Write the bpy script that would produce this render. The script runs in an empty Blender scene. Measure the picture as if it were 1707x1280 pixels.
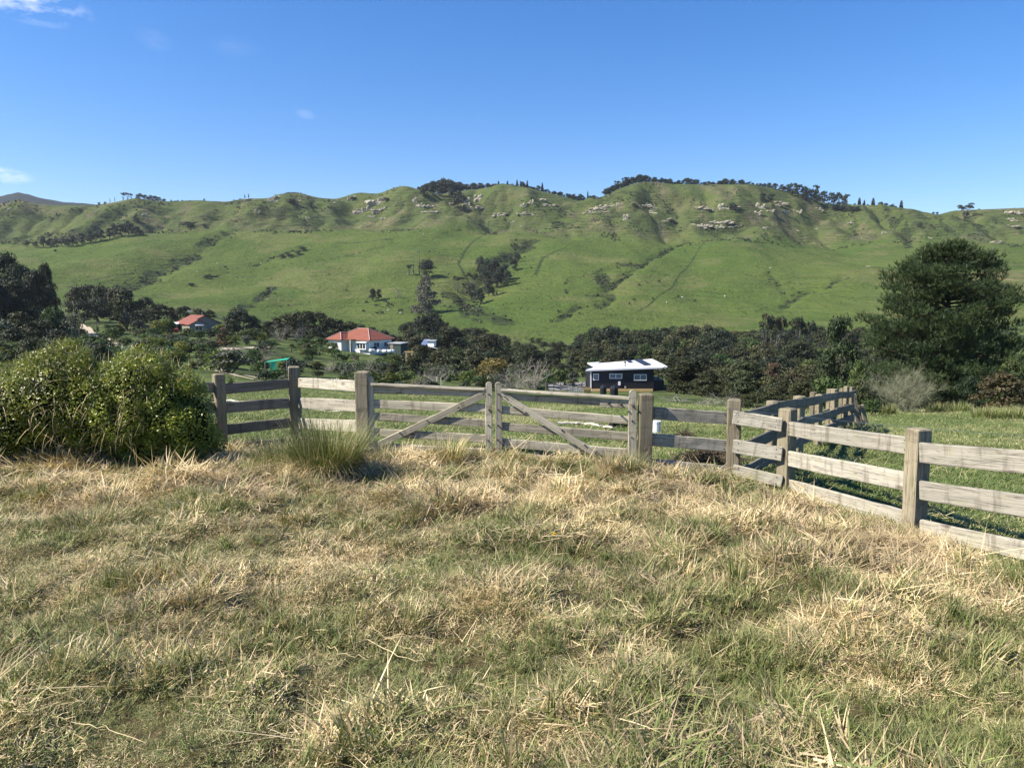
import bpy, bmesh, math, random
import numpy as np
from mathutils import Vector, Matrix, noise as mnoise

# ------------------------------------------------------------------ camera, sky, sun, exposure
SC = bpy.context.scene
COL = SC.collection
F, CX, CY, HZ, CAMZ = 1282.0, 853.5, 640.0, 495.0, 1.6      # photo pixels; horizon row
PIT = math.atan((CY - HZ) / F)
SP, CP = math.sin(PIT), math.cos(PIT)
cam = bpy.data.cameras.new('camera'); cam.sensor_width = 36.0; cam.lens = 36.0 * F / 1707.0
cam.clip_start = 0.05; cam.clip_end = 12000
camo = bpy.data.objects.new('camera', cam); COL.objects.link(camo)
camo.location = (0, 0, CAMZ); camo.rotation_euler = (math.pi / 2 - PIT, 0, 0); SC.camera = camo

SUN_AZ, SUN_EL = math.radians(13.5), math.radians(43)          # from the left, a little behind the camera
sdir = Vector((-math.cos(SUN_AZ) * math.cos(SUN_EL), -math.sin(SUN_AZ) * math.cos(SUN_EL), math.sin(SUN_EL)))
W = bpy.data.worlds.new('World'); SC.world = W; W.use_nodes = True
wn, wl = W.node_tree.nodes, W.node_tree.links
bg = wn['Background']; bg.inputs[1].default_value = 0.079
sky = wn.new('ShaderNodeTexSky'); sky.sky_type = 'NISHITA'; sky.sun_disc = False
sky.sun_elevation = SUN_EL; sky.sun_rotation = math.atan2(sdir.x, sdir.y) % (2 * math.pi)
sky.altitude = 0; sky.air_density = 1.0; sky.dust_density = 0.06; sky.ozone_density = 3.0
hs = wn.new('ShaderNodeHueSaturation'); hs.inputs['Saturation'].default_value = 1.3
hs.inputs['Value'].default_value = 1.0
grade = wn.new('ShaderNodeMixRGB'); grade.blend_type = 'MULTIPLY'; grade.inputs[0].default_value = 1.0; grade.inputs[2].default_value = (.96, .955, 1.08, 1)
wl.new(sky.outputs[0], grade.inputs[1]); wl.new(grade.outputs[0], hs.inputs['Color'])
# thin wisps of cloud, spread over the whole sky by noise
tc = wn.new('ShaderNodeTexCoord')
def wmath(op, a, b=None, clamp=False):
    n = wn.new('ShaderNodeMath'); n.operation = op; n.use_clamp = clamp
    for i, v in enumerate((a, b)):
        if v is None: continue
        if isinstance(v, (int, float)): n.inputs[i].default_value = v
        else: wl.new(v, n.inputs[i])
    return n.outputs[0]
def wnoise(scale, detail, loc=(0, 0, 0), sc=(1, 1, 1), rough=0.55):
    mp = wn.new('ShaderNodeMapping'); mp.inputs['Scale'].default_value = sc; mp.inputs['Location'].default_value = loc
    wl.new(tc.outputs['Generated'], mp.inputs[0])
    n = wn.new('ShaderNodeTexNoise'); n.inputs['Scale'].default_value = scale; n.inputs['Detail'].default_value = detail
    n.inputs['Roughness'].default_value = rough
    wl.new(mp.outputs[0], n.inputs['Vector']); return n.outputs['Fac']
def skydir(px, py):
    a, v = (px - CX) / F, -(py - CY) / F
    return Vector((a, CP + v * SP, -SP + v * CP)).normalized()
cloud = None
wisp = wnoise(16, 8, (3.1, 0.7, 0.4), (1, 1, 2.6), 0.62)
for px, py, sx, sz, st in ((45, 3, 0.062, 0.022, .8), (5, 292, 0.030, 0.009, 0.95), (256, 66, 0.022, 0.012, .07), (385, 76, 0.035, 0.012, .04),
                           (508, 191, 0.012, 0.006, .13), (-420, 120, 0.16, 0.03, 1.0), (-800, 260, 0.2, 0.03, .9), (2450, 60, .12, .03, .7)):
    d = skydir(px, py); rx = Vector((d.y, -d.x, 0)).normalized(); up = rx.cross(d)
    def dot(vec):
        n = wn.new('ShaderNodeVectorMath'); n.operation = 'DOT_PRODUCT'; n.inputs[1].default_value = vec
        wl.new(tc.outputs['Generated'], n.inputs[0]); return n.outputs['Value']
    a = wmath('MULTIPLY', dot(rx), 1 / sx); b = wmath('MULTIPLY', dot(up), 1 / sz); b = wmath('ADD', b, wmath('MULTIPLY', a, .22))
    r2 = wmath('ADD', wmath('MULTIPLY', a, a), wmath('MULTIPLY', b, b))
    front = wmath('GREATER_THAN', dot(d), 0.2)
    m = wmath('SUBTRACT', 1.0, r2, True)
    m = wmath('MULTIPLY', wmath('MULTIPLY', m, front), st)
    cloud = m if cloud is None else wmath('MAXIMUM', cloud, m)
wf = wmath('MULTIPLY', wmath('SUBTRACT', wisp, 0.40, True), 4.2, True)
cloud = wmath('MULTIPLY', cloud, wf, True)
mixc = wn.new('ShaderNodeMixRGB'); wl.new(cloud, mixc.inputs[0]); wl.new(hs.outputs[0], mixc.inputs[1])
mixc.inputs[2].default_value = (8.4, 8.6, 9.2, 1)
wl.new(mixc.outputs[0], bg.inputs[0])

sun = bpy.data.lights.new('sun', 'SUN'); sun.energy = 5.0; sun.angle = math.radians(0.53); sun.color = (1.0, 0.91, 0.77)
suno = bpy.data.objects.new('sun', sun); COL.objects.link(suno)
suno.rotation_euler = sdir.to_track_quat('Z', 'Y').to_euler(); suno.location = (-20, -5, 30)
vs = SC.view_settings; vs.view_transform = 'Standard'; vs.look = 'None'; vs.exposure = 1.08; vs.gamma = 1.0
SC.cycles.max_bounces = 6; SC.cycles.diffuse_bounces = 3; SC.cycles.transmission_bounces = 4; SC.cycles.glossy_bounces = 2
SC.cycles.use_denoising = True

# ------------------------------------------------------------------ helpers
rng = np.random.default_rng(7)
random.seed(7)

def P(px, py, Y):
    """world point on the ray of a photo pixel at depth Y"""
    a, v = (px - CX) / F, -(py - CY) / F
    d = CP + v * SP
    return Vector((a / d * Y, Y, CAMZ + (-SP + v * CP) / d * Y))

def tag(o, label=None, cat=None, group=None, kind=None):
    if label: o['label'] = label
    if cat: o['category'] = cat
    if group: o['group'] = group
    if kind: o['kind'] = kind
    return o

def thing(name, label, cat, loc=(0, 0, 0), rz=0.0, group=None):
    o = bpy.data.objects.new(name, None); COL.objects.link(o)
    o.location = loc; o.rotation_euler = (0, 0, rz); o.empty_display_size = 0.2
    return tag(o, label, cat, group)

def link(name, me, parent=None, loc=(0, 0, 0), rot=(0, 0, 0), scale=(1, 1, 1)):
    o = bpy.data.objects.new(name, me); COL.objects.link(o)
    o.location = loc; o.rotation_euler = rot; o.scale = scale
    if parent: o.parent = parent
    return o

def mesh_np(name, V, Fc, mat=None, attrs=None, smooth=False):
    """V (n,3); Fc a list of (m,k) integer arrays"""
    V = np.asarray(V, dtype=np.float32)
    me = bpy.data.meshes.new(name)
    if not isinstance(Fc, (list, tuple)): Fc = [Fc]
    Fc = [np.asarray(f, dtype=np.int32) for f in Fc if len(f)]
    me.vertices.add(len(V)); me.vertices.foreach_set('co', V.ravel())
    loops = np.concatenate([f.ravel() for f in Fc]); nl = len(loops)
    tot = np.concatenate([np.full(len(f), f.shape[1], np.int32) for f in Fc])
    st = np.concatenate([[0], np.cumsum(tot)[:-1]]).astype(np.int32)
    me.loops.add(nl); me.loops.foreach_set('vertex_index', loops)
    me.polygons.add(len(tot)); me.polygons.foreach_set('loop_start', st); me.polygons.foreach_set('loop_total', tot)
    me.polygons.foreach_set('use_smooth', np.full(len(tot), bool(smooth)))
    if attrs:
        for k, a in attrs.items():
            at = me.attributes.new(k, 'FLOAT', 'POINT'); at.data.foreach_set('value', np.asarray(a, np.float32))
    me.update(calc_edges=True)
    if mat: me.materials.append(mat)
    return me

def cat_mesh(parts):
    """join [(V, [F..])] lists"""
    VV, FF, n = [], {}, 0
    for V, Fs in parts:
        V = np.asarray(V, dtype=np.float32); VV.append(V)
        for f in (Fs if isinstance(Fs, list) else [Fs]):
            f = np.asarray(f)
            if len(f): FF.setdefault(f.shape[1], []).append(f + n)
        n += len(V)
    return np.concatenate(VV), [np.concatenate(v) for v in FF.values()]

def tube(path, rad, n=6, cap=True):
    path = np.asarray(path, float); m = len(path); rad = np.broadcast_to(rad, (m,))
    T = np.gradient(path, axis=0); T /= np.linalg.norm(T, axis=1)[:, None] + 1e-9
    ref = np.array([0.31, 0.87, 0.38]); V = []
    for i in range(m):
        a = np.cross(T[i], ref); a /= np.linalg.norm(a) + 1e-9; b = np.cross(T[i], a)
        for k in range(n):
            t = 2 * math.pi * k / n; V.append(path[i] + rad[i] * (math.cos(t) * a + math.sin(t) * b))
    Q = [(i * n + k, i * n + (k + 1) % n, (i + 1) * n + (k + 1) % n, (i + 1) * n + k) for i in range(m - 1) for k in range(n)]
    Fs = [np.array(Q)]
    if cap and n == 4: Fs = [np.array(Q + [(3, 2, 1, 0), tuple((m - 1) * n + k for k in range(4))])]
    elif cap: Fs.append(np.array([tuple((m - 1) * n + k for k in range(n))]))
    return np.array(V), Fs

def boxv(sx, sy, sz, c=(0, 0, 0)):
    s = np.array([[x, y, z] for x in (-.5, .5) for y in (-.5, .5) for z in (-.5, .5)]) * (sx, sy, sz) + np.array(c)
    f = np.array([(0, 1, 3, 2), (4, 6, 7, 5), (0, 4, 5, 1), (2, 3, 7, 6), (0, 2, 6, 4), (1, 5, 7, 3)])
    return s, [f]

def box(name, size, c, mat, parent, rot=(0, 0, 0), bev=0.0):
    V, Fs = boxv(*size)
    me = mesh_np(name, V, Fs, mat)
    if bev: bevel(me, bev)
    return link(name, me, parent, c, rot)

def bevel(me, w, seg=1):
    bm = bmesh.new(); bm.from_mesh(me)
    bmesh.ops.bevel(bm, geom=bm.edges[:] + bm.verts[:], offset=w, segments=seg, affect='EDGES', profile=0.6)
    bm.to_mesh(me); bm.free()

def poly(name, pts, mat, parent, thick=None):
    """a slab from a planar polygon (list of points), extruded along -normal"""
    pts = [Vector(p) for p in pts]; n = len(pts)
    nr = (pts[1] - pts[0]).cross(pts[2] - pts[0]).normalized()
    if thick is None: thick = .1
    V = [tuple(p) for p in pts] + [tuple(p - nr * thick) for p in pts]
    me = bpy.data.meshes.new(name)
    me.from_pydata(V, [], [tuple(range(n)), tuple(range(2 * n - 1, n - 1, -1))] + [(i, i + n, (i + 1) % n + n, (i + 1) % n) for i in range(n)])
    me.materials.append(mat)
    return link(name, me, parent)

# 2-D value noise
def _h(ix, iy, s):
    n = (ix.astype(np.int64) * 374761393 + iy.astype(np.int64) * 668265263 + s * 1442695041) & 0xffffffff
    n = ((n ^ (n >> 13)) * 1274126177) & 0xffffffff
    n = ((n ^ (n >> 16)) * 2246822519) & 0xffffffff
    return ((n ^ (n >> 15)) & 0xffff) / 65535.0
def vnoise(x, y, s=0):
    x = np.asarray(x, float); y = np.asarray(y, float)
    ix, iy = np.floor(x), np.floor(y); fx, fy = x - ix, y - iy
    fx = fx * fx * fx * (fx * (fx * 6 - 15) + 10); fy = fy * fy * fy * (fy * (fy * 6 - 15) + 10)
    a, b, c, d = _h(ix, iy, s), _h(ix + 1, iy, s), _h(ix, iy + 1, s), _h(ix + 1, iy + 1, s)
    return (a + (b - a) * fx) * (1 - fy) + (c + (d - c) * fx) * fy
def fbm(x, y, s=0, o=4):
    r = 0; a = 1; t = 0
    for i in range(o):
        r = r + a * vnoise(x * 2 ** i + 17.3 * i, y * 2 ** i + 9.1 * i, s + i); t += a; a *= .5
    return r / t
def sstep(a, b, x):
    t = np.clip((x - a) / (b - a), 0, 1); return t * t * (3 - 2 * t)

# ------------------------------------------------------------------ materials
class NT:
    def __init__(s, name):
        s.m = bpy.data.materials.new(name); s.m.use_nodes = True
        s.n = s.m.node_tree.nodes; s.l = s.m.node_tree.links
        s.b = s.n['Principled BSDF']; s.out = s.n['Material Output']
    def new(s, t, **kw):
        n = s.n.new(t)
        for k, v in kw.items():
            if hasattr(n, k): setattr(n, k, v)
            else: s.set(n.inputs[k.replace('_', ' ')], v)
        return n
    def set(s, i, v):
        if isinstance(v, bpy.types.NodeSocket): s.l.new(v, i)
        elif isinstance(v, tuple) and len(v) == 3 and i.type == 'RGBA': i.default_value = (*v, 1)
        else: i.default_value = v
    def mix(s, f, a, b, mode='MIX'):
        n = s.n.new('ShaderNodeMixRGB'); n.blend_type = mode
        for i, v in zip(n.inputs, (f, a, b)): s.set(i, v)
        return n.outputs[0]
    def math(s, op, a, b=0.0, clamp=False):
        n = s.n.new('ShaderNodeMath'); n.operation = op; n.use_clamp = clamp
        s.set(n.inputs[0], a); s.set(n.inputs[1], b); return n.outputs[0]
    def ramp(s, f, lo, hi):
        n = s.n.new('ShaderNodeMapRange'); n.clamp = True; n.interpolation_type = 'SMOOTHSTEP'
        s.set(n.inputs[0], f); n.inputs[1].default_value = lo; n.inputs[2].default_value = hi; return n.outputs[0]
    def attr(s, name, t='GEOMETRY'):
        n = s.n.new('ShaderNodeAttribute'); n.attribute_name = name; n.attribute_type = t; return n.outputs['Fac']
    def coord(s, kind='Object', scale=(1, 1, 1), rot=(0, 0, 0)):
        t = s.n.new('ShaderNodeTexCoord'); m = s.n.new('ShaderNodeMapping')
        m.inputs['Scale'].default_value = scale; m.inputs['Rotation'].default_value = rot
        s.l.new(t.outputs[kind], m.inputs[0]); return m.outputs[0]
    def pos(s, scale=(1, 1, 1)):
        t = s.n.new('ShaderNodeNewGeometry'); m = s.n.new('ShaderNodeMapping'); m.inputs['Scale'].default_value = scale
        s.l.new(t.outputs['Position'], m.inputs[0]); return m.outputs[0]
    def noise(s, vec, scale, detail=4, rough=.55, dist=0):
        n = s.n.new('ShaderNodeTexNoise'); s.l.new(vec, n.inputs['Vector'])
        n.inputs['Scale'].default_value = scale; n.inputs['Detail'].default_value = detail
        n.inputs['Roughness'].default_value = rough; n.inputs['Distortion'].default_value = dist
        return n.outputs['Fac']
    def rand(s):
        return s.n.new('ShaderNodeObjectInfo').outputs['Random']
    def fin(s, col, rough=.8, spec=.2, bump=None, bs=.3, bd=.01, metal=0):
        s.set(s.b.inputs['Base Color'], col); s.set(s.b.inputs['Roughness'], rough)
        s.b.inputs['Specular IOR Level'].default_value = spec; s.b.inputs['Metallic'].default_value = metal
        if bump is not None:
            b = s.n.new('ShaderNodeBump'); b.inputs['Strength'].default_value = bs; b.inputs['Distance'].default_value = bd
            s.l.new(bump, b.inputs['Height']); s.l.new(b.outputs[0], s.b.inputs['Normal'])
        return s.m
    def translucent(s, col, fac):
        t = s.n.new('ShaderNodeBsdfTranslucent'); s.set(t.inputs[0], col)
        x = s.n.new('ShaderNodeMixShader'); x.inputs[0].default_value = fac
        s.l.new(s.b.outputs[0], x.inputs[1]); s.l.new(t.outputs[0], x.inputs[2]); s.l.new(x.outputs[0], s.out.inputs['Surface'])

def m_leaf(name, c1, c2, trans=.25, rough=.6, spec=.25, vary=.6):
    k = NT(name); c = k.mix(k.attr('tint'), c1, c2)
    rr = k.rand(); v = k.math('ADD', 1 - vary / 2, k.math('MULTIPLY', rr, vary))
    c = k.mix(1.0, c, v, 'MULTIPLY')
    hsv = k.n.new('ShaderNodeHueSaturation'); k.l.new(c, hsv.inputs['Color']); k.l.new(k.math('ADD', .472, k.math('MULTIPLY', k.math('FRACT', k.math('MULTIPLY', rr, 7.31)), .056)), hsv.inputs['Hue']); c = hsv.outputs[0]
    m = k.fin(c, rough, spec)
    if trans: k.translucent(k.mix(1.0, c, (1.25, 1.2, .6), 'MULTIPLY'), trans)
    return m

def m_plain(name, c, rough=.7, spec=.3, var=.25, scale=3.0, metal=0, bump=0.0):
    k = NT(name); co = k.coord('Object'); n = k.noise(co, scale, 5, .6)
    col = k.mix(n, tuple(x * (1 - var) for x in c), tuple(min(1, x * (1 + var)) for x in c))
    return k.fin(col, rough, spec, n if bump else None, bump, .02, metal)

def m_wood(name, base, dark, lichen, grain=1.0, green=0.3):
    k = NT(name); r = k.rand()
    off = k.n.new('ShaderNodeCombineXYZ'); k.l.new(k.math('MULTIPLY', r, 37.0), off.inputs[0]); k.l.new(k.math('MULTIPLY', r, 11.0), off.inputs[1])
    t = k.n.new('ShaderNodeTexCoord'); add = k.n.new('ShaderNodeVectorMath'); add.operation = 'ADD'
    k.l.new(t.outputs['Object'], add.inputs[0]); k.l.new(off.outputs[0], add.inputs[1])
    def mp(sc):
        m = k.n.new('ShaderNodeMapping'); m.inputs['Scale'].default_value = sc; k.l.new(add.outputs[0], m.inputs[0]); return m.outputs[0]
    fine = k.noise(mp((2.2, 60, 60)), 1.6, 6, .65, .4)
    band = k.noise(mp((.9, 16, 16)), 1.3, 3, .5, .8)
    blot = k.noise(mp((2.5, 5, 5)), 1.6, 5, .65)
    vn = k.n.new('ShaderNodeTexVoronoi'); vn.inputs['Scale'].default_value = 1.0; k.l.new(mp((1.7, 5.5, 5.5)), vn.inputs['Vector'])
    knot = k.math('SUBTRACT', 1.0, k.ramp(vn.outputs['Distance'], .05, .16))
    c = k.mix(k.ramp(band, .35, .7), base, tuple(x * .74 for x in base))
    c = k.mix(k.math('MULTIPLY', k.ramp(fine, .5, .72), .6), c, dark)
    c = k.mix(k.math('MULTIPLY', k.ramp(blot, .5, .75), green), c, lichen)
    stain = k.noise(mp((7, 7, 7)), 1.0, 4, .7)
    c = k.mix(k.math('MULTIPLY', k.ramp(stain, .6, .75), .42), c, dark)
    drip = k.noise(mp((9, 9, 1.6)), 1.0, 4, .65); c = k.mix(k.math('MULTIPLY', k.ramp(drip, .52, .68), .6), c, dark)
    c = k.mix(k.math('MULTIPLY', knot, .6), c, (.05, .035, .022))
    crack = k.noise(mp((.7, 45, 45)), 1.0, 2, .5, .2)
    cr = k.math('SUBTRACT', 1.0, k.ramp(k.math('ABSOLUTE', k.math('SUBTRACT', crack, .5)), .004, .02))
    c = k.mix(k.math('MULTIPLY', cr, .65), c, (.05, .042, .032))
    v = k.math('ADD', .8, k.math('MULTIPLY', r, .4)); c = k.mix(1.0, c, v, 'MULTIPLY')
    h = k.math('SUBTRACT', fine, k.math('MULTIPLY', cr, 1.2))
    return k.fin(c, .88, .15, h, .5, .004)

WOOD = m_wood('weathered_wood', (.405, .38, .315), (.135, .118, .09), (.30, .30, .175), green=.55)
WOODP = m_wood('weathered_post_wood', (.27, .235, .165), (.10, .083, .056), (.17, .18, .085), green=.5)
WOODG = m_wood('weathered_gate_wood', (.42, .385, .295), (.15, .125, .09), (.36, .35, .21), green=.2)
WOODO = m_wood('old_and_shaded_wood', (.22, .205, .17), (.09, .08, .065), (.16, .17, .10), green=.45)  # old timber; also paints shade onto rails that face away from the sun
BOLT = m_plain('rusty_bolt', (.045, .035, .03), .6, .4)
WIRE = m_plain('galvanised_wire', (.5, .5, .5), .4, .5, metal=.8)
# ------------------------------------------------------------------ terrain
SKYL = [(-700, 352), (-300, 348), (-60, 346), (0, 351), (20, 343), (40, 339), (60, 342), (85, 343), (150, 343), (190, 338), (225, 330), (270, 336), (330, 334), (375, 337),
        (410, 331), (445, 331), (462, 326), (485, 321), (503, 323), (530, 330), (560, 332), (592, 322), (602, 321), (630, 324), (652, 315),
        (675, 309), (700, 318), (730, 324), (780, 317), (830, 311), (862, 311), (900, 318), (950, 331), (970, 337), (1000, 330), (1030, 317),
        (1060, 305), (1090, 303), (1130, 307), (1200, 308), (1250, 308), (1300, 316), (1340, 326), (1370, 337), (1400, 342), (1440, 343), (1480, 347),
        (1520, 354), (1560, 360), (1600, 351), (1650, 349), (1707, 347), (1850, 343), (2400, 350)]
RINGS = [
 (12.5, [(0, 735), (364, 735), (604, 742), (850, 742), (1060, 748), (1230, 768), (1330, 766), (1500, 780), (1707, 785)]),
 (18, [(0, 700), (364, 695), (604, 705), (850, 712), (1060, 712), (1230, 720), (1400, 716), (1500, 735), (1707, 742)]),
 (26, [(0, 675), (364, 668), (604, 685), (850, 695), (1060, 695), (1230, 700), (1400, 702), (1500, 712), (1707, 712)]),
 (38, [(0, 655), (364, 645), (604, 668), (850, 680), (1060, 680), (1230, 688), (1420, 690), (1500, 690), (1707, 687)]),
 (46, [(0, 645), (364, 635), (604, 660), (850, 673), (1060, 673), (1230, 684), (1420, 692), (1500, 692), (1707, 690)]),
 (70, [(0, 620), (364, 618), (604, 648), (850, 662), (1060, 662), (1230, 678), (1420, 690), (1500, 690), (1707, 686)]),
 (100, [(0, 595), (364, 600), (604, 632), (850, 653), (1060, 655), (1230, 665), (1500, 675), (1707, 670)]),
 (140, [(0, 573), (364, 578), (604, 609), (700, 618), (850, 645), (940, 650), (1110, 650), (1300, 652), (1500, 650), (1707, 645)]),
 (158, [(0, 567), (364, 570), (604, 600), (700, 609), (850, 633), (940, 636), (1110, 636), (1300, 640), (1500, 640), (1707, 635)]),
 (200, [(0, 550), (330, 556), (450, 571), (560, 582), (650, 583), (700, 600), (850, 628), (1060, 630), (1300, 634), (1707, 625)]),
 (290, [(0, 525), (150, 522), (330, 533), (500, 550), (640, 566), (700, 580), (850, 602), (1060, 602), (1300, 602), (1707, 595)]),
 (370, [(0, 500), (150, 505), (330, 520), (500, 540), (650, 552), (700, 556), (830, 570), (950, 570), (1060, 566), (1200, 564), (1350, 558), (1500, 548), (1707, 535)]),
 (470, [(0, 475), (150, 480), (330, 492), (500, 503), (650, 508), (750, 512), (830, 520), (950, 510), (1060, 512), (1200, 508), (1350, 500), (1500, 488), (1707, 478)]),
 (600, [(0, 432), (150, 438), (330, 434), (500, 440), (650, 438), (800, 440), (900, 445), (1000, 438), (1100, 442), (1200, 438), (1350, 442), (1500, 435), (1707, 430)]),
 (740, [(0, 402), (150, 395), (250, 390), (350, 378), (450, 378), (500, 372), (600, 383), (700, 383), (800, 376), (850, 385), (900, 388), (1000, 386),
        (1100, 386), (1200, 393), (1300, 396), (1400, 398), (1500, 387), (1600, 395), (1707, 400)]),
 (870, SKYL),
 (960, [(x, y + 13) for x, y in SKYL]),
 (1300, [(x, y + 45) for x, y in SKYL]),
 (2700, [(-700, 470), (2400, 470)]),
]
def uz(px, py, Y):
    a, v = (px - CX) / F, -(py - CY) / F; d = CP + v * SP
    return a / d, CAMZ + (-SP + v * CP) / d * Y
def near_z(X, Y):
    return -.046 * Y - .085 * np.maximum(0, X - .3) * sstep(1.0, 7.0, Y) * np.clip((14 - X) / 9, 0, 1)
def warpn(u): return 75 * (fbm(u * 3.7 + 3.3, u * 0 + .5, 11, 3) - .5) * 2
def warpa(Y): return sstep(370, 740, Y)
UG = np.linspace(-2.0, 2.0, 1601)
RY = np.array([10.0] + [r[0] for r in RINGS]); RZ = [near_z(UG * 10, np.full_like(UG, 10.0))]
for Yr, ctl in RINGS:
    uu, zz = [], []
    for px, py in ctl:
        u = uz(px, py, 1)[0]; Ya = Yr + warpa(Yr) * warpn(np.array([u]))[0]
        uu.append(u); zz.append(uz(px, py, Ya)[1])
    uu, zz = np.array(uu), np.array(zz)
    z = np.interp(UG, uu, zz)
    w = 9 if Yr in (870, 960, 1300) else 81                              # round the kinks between control points
    k = np.hanning(w + 2)[1:-1]; k /= k.sum()
    z = np.convolve(np.pad(z, w // 2, mode='edge'), k, mode='valid')
    RZ.append(z)
RZ = np.array(RZ)
# monotone cubic slopes along the depth
hh = np.diff(RY)[:, None]; dl = np.diff(RZ, axis=0) / hh
SL = np.zeros_like(RZ); SL[0] = dl[0]; SL[-1] = dl[-1]
for i in range(1, len(RY) - 1):
    w1, w2 = 2 * hh[i] + hh[i - 1], hh[i] + 2 * hh[i - 1]
    same = (dl[i - 1] * dl[i]) > 0
    SL[i] = np.where(same, (w1 + w2) / (w1 / np.where(same, dl[i - 1], 1) + w2 / np.where(same, dl[i], 1)), 0)
def table(u, Yr):
    fi = np.clip((u + 2) / 4 * 1600, 0, 1599.999); i = fi.astype(int); f = fi - i
    j = np.clip(np.searchsorted(RY, Yr) - 1, 0, len(RY) - 2)
    h = RY[j + 1] - RY[j]; t = np.clip((Yr - RY[j]) / h, 0, 1)
    g = lambda A, jj: A[jj, i] * (1 - f) + A[jj, i + 1] * f
    return ((1 + 2 * t) * (1 - t) ** 2 * g(RZ, j) + t * (1 - t) ** 2 * h * g(SL, j) + t * t * (3 - 2 * t) * g(RZ, j + 1) + t * t * (t - 1) * h * g(SL, j + 1))
FENCE_Y = (np.array([-40, -9, -4.3, -3.4, -2.0, 1.69, 2.82]), np.array([10.6, 10.6, 11.2, 12.0, 10.3, 9.8, 9.8]))
FENCE_X = (np.array([-8, 2.5, 6.33, 7.4, 9.45, 9.8]), np.array([8.3, 5.5, 4.21, 3.85, 3.34, 2.82]))
GUL = []          # carved gullies: (points (n,2), radius m, depth m)
def seg_dist(X, Y, pts):
    d = np.full(np.shape(X), 1e9)
    for (ax, ay), (bx, by) in zip(pts[:-1], pts[1:]):
        vx, vy = bx - ax, by - ay; L = vx * vx + vy * vy + 1e-9
        t = np.clip(((X - ax) * vx + (Y - ay) * vy) / L, 0, 1)
        d = np.minimum(d, np.hypot(X - ax - t * vx, Y - ay - t * vy))
    return d
def zfun(X, Y):
    X = np.asarray(X, float); Y = np.asarray(Y, float)
    u = X / np.maximum(Y, 10.0); Yr = Y.copy()
    wn_ = warpn(u)
    for _ in range(4): Yr = Y - warpa(Yr) * wn_
    z = np.where(Y <= 10, near_z(X, Y), table(u, np.maximum(Yr, 10)))
    near = 1 - sstep(14, 22, Y)
    z = z + near * (.15 * (fbm(X * .9, Y * .9, 3, 3) - .5) + .10 * (vnoise(X * 2.6, Y * 2.6, 5) - .5) - .07 * np.exp(-((np.minimum(np.interp(X, *FENCE_Y) - Y, np.interp(Y, *FENCE_X) - X) - .1) / .45) ** 2)) 
    mid = sstep(14, 40, Y) * (1 - sstep(330, 420, Y))
    z = z + mid * (.5 + Y * .006) * (fbm(X * .045, Y * .045, 21, 3) - .5)
    hill = sstep(370, 480, Y)
    apron = hill * (1 - sstep(680, 780, Yr))
    z = z + apron * (21 * (fbm(X / 105 + 3, Y / 190, 31, 3) - .5) + 2.0 * (fbm(X / 26, Y / 40, 33, 3) - .5))
    bl = sstep(690, 765, Yr) * (1 - sstep(820, 872, Yr))
    rd = 1 - np.abs(2 * fbm(X / 62 + .3 * fbm(X / 30, Y / 30, 41, 2), Y / 260, 37, 3) - 1)
    rd2 = 1 - np.abs(2 * vnoise(X / 21, Y / 90, 39) - 1)
    z = z - bl * (12 * np.clip(rd - .55, 0, 1) * 2.0 + 1.6 * rd2 - 3)
    z = z + bl * (22 * (fbm(X / 52 + 5, Y / 44, 47, 4) - .5) + 4.5 * (fbm(X / 17, Y / 13, 49, 3) - .5))
    z = z + hill * 1.0 * (fbm(X / 9, Y / 9, 43, 2) - .5) * (1 - .6 * sstep(830, 860, Yr))
    for pts, rad, dep in (GUL if np.any(Y > 360) else []):
        m = (np.abs(X - pts[:, 0].mean()) < np.ptp(pts[:, 0]) + 4 * rad) & (Y > 360)
        if np.any(m):
            d = seg_dist(X[m], Y[m], pts) if z.ndim else seg_dist(X, Y, pts)
            if z.ndim: z[m] -= dep * np.exp(-(d / (rad * (.55 + .9 * fbm(X[m] / 18, Y[m] / 18, 53, 2)))) ** 2)
            else: z = z - dep * np.exp(-(d / rad) ** 2)
    return z
def zg(x, y): return float(zfun(np.array([x]), np.array([y]))[0])
_Ys = np.geomspace(2.2, 1100, 2600); _Yn = _Ys[_Ys < 358]
def G(px, py):
    """where the ray of a pixel first meets the ground"""
    a, v = (px - CX) / F, -(py - CY) / F; d = CP + v * SP
    for S in (_Yn, _Ys[_Ys >= 358]):
        X = a / d * S; rz = CAMZ + (-SP + v * CP) / d * S
        hit = np.nonzero(rz <= zfun(X, S))[0]
        if len(hit): break
    i = hit[0] if len(hit) else np.argmin(np.abs(S - 880))
    return Vector((X[i], S[i], zg(X[i], S[i])))
def ground_px(px, Y, py=520):
    u = uz(px, py, 1)[0]; return Vector((u * Y, Y, zg(u * Y, Y)))
def ridgeY(px): return 868 + float(warpn(np.array([uz(px, 320, 1)[0]]))[0])

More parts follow.
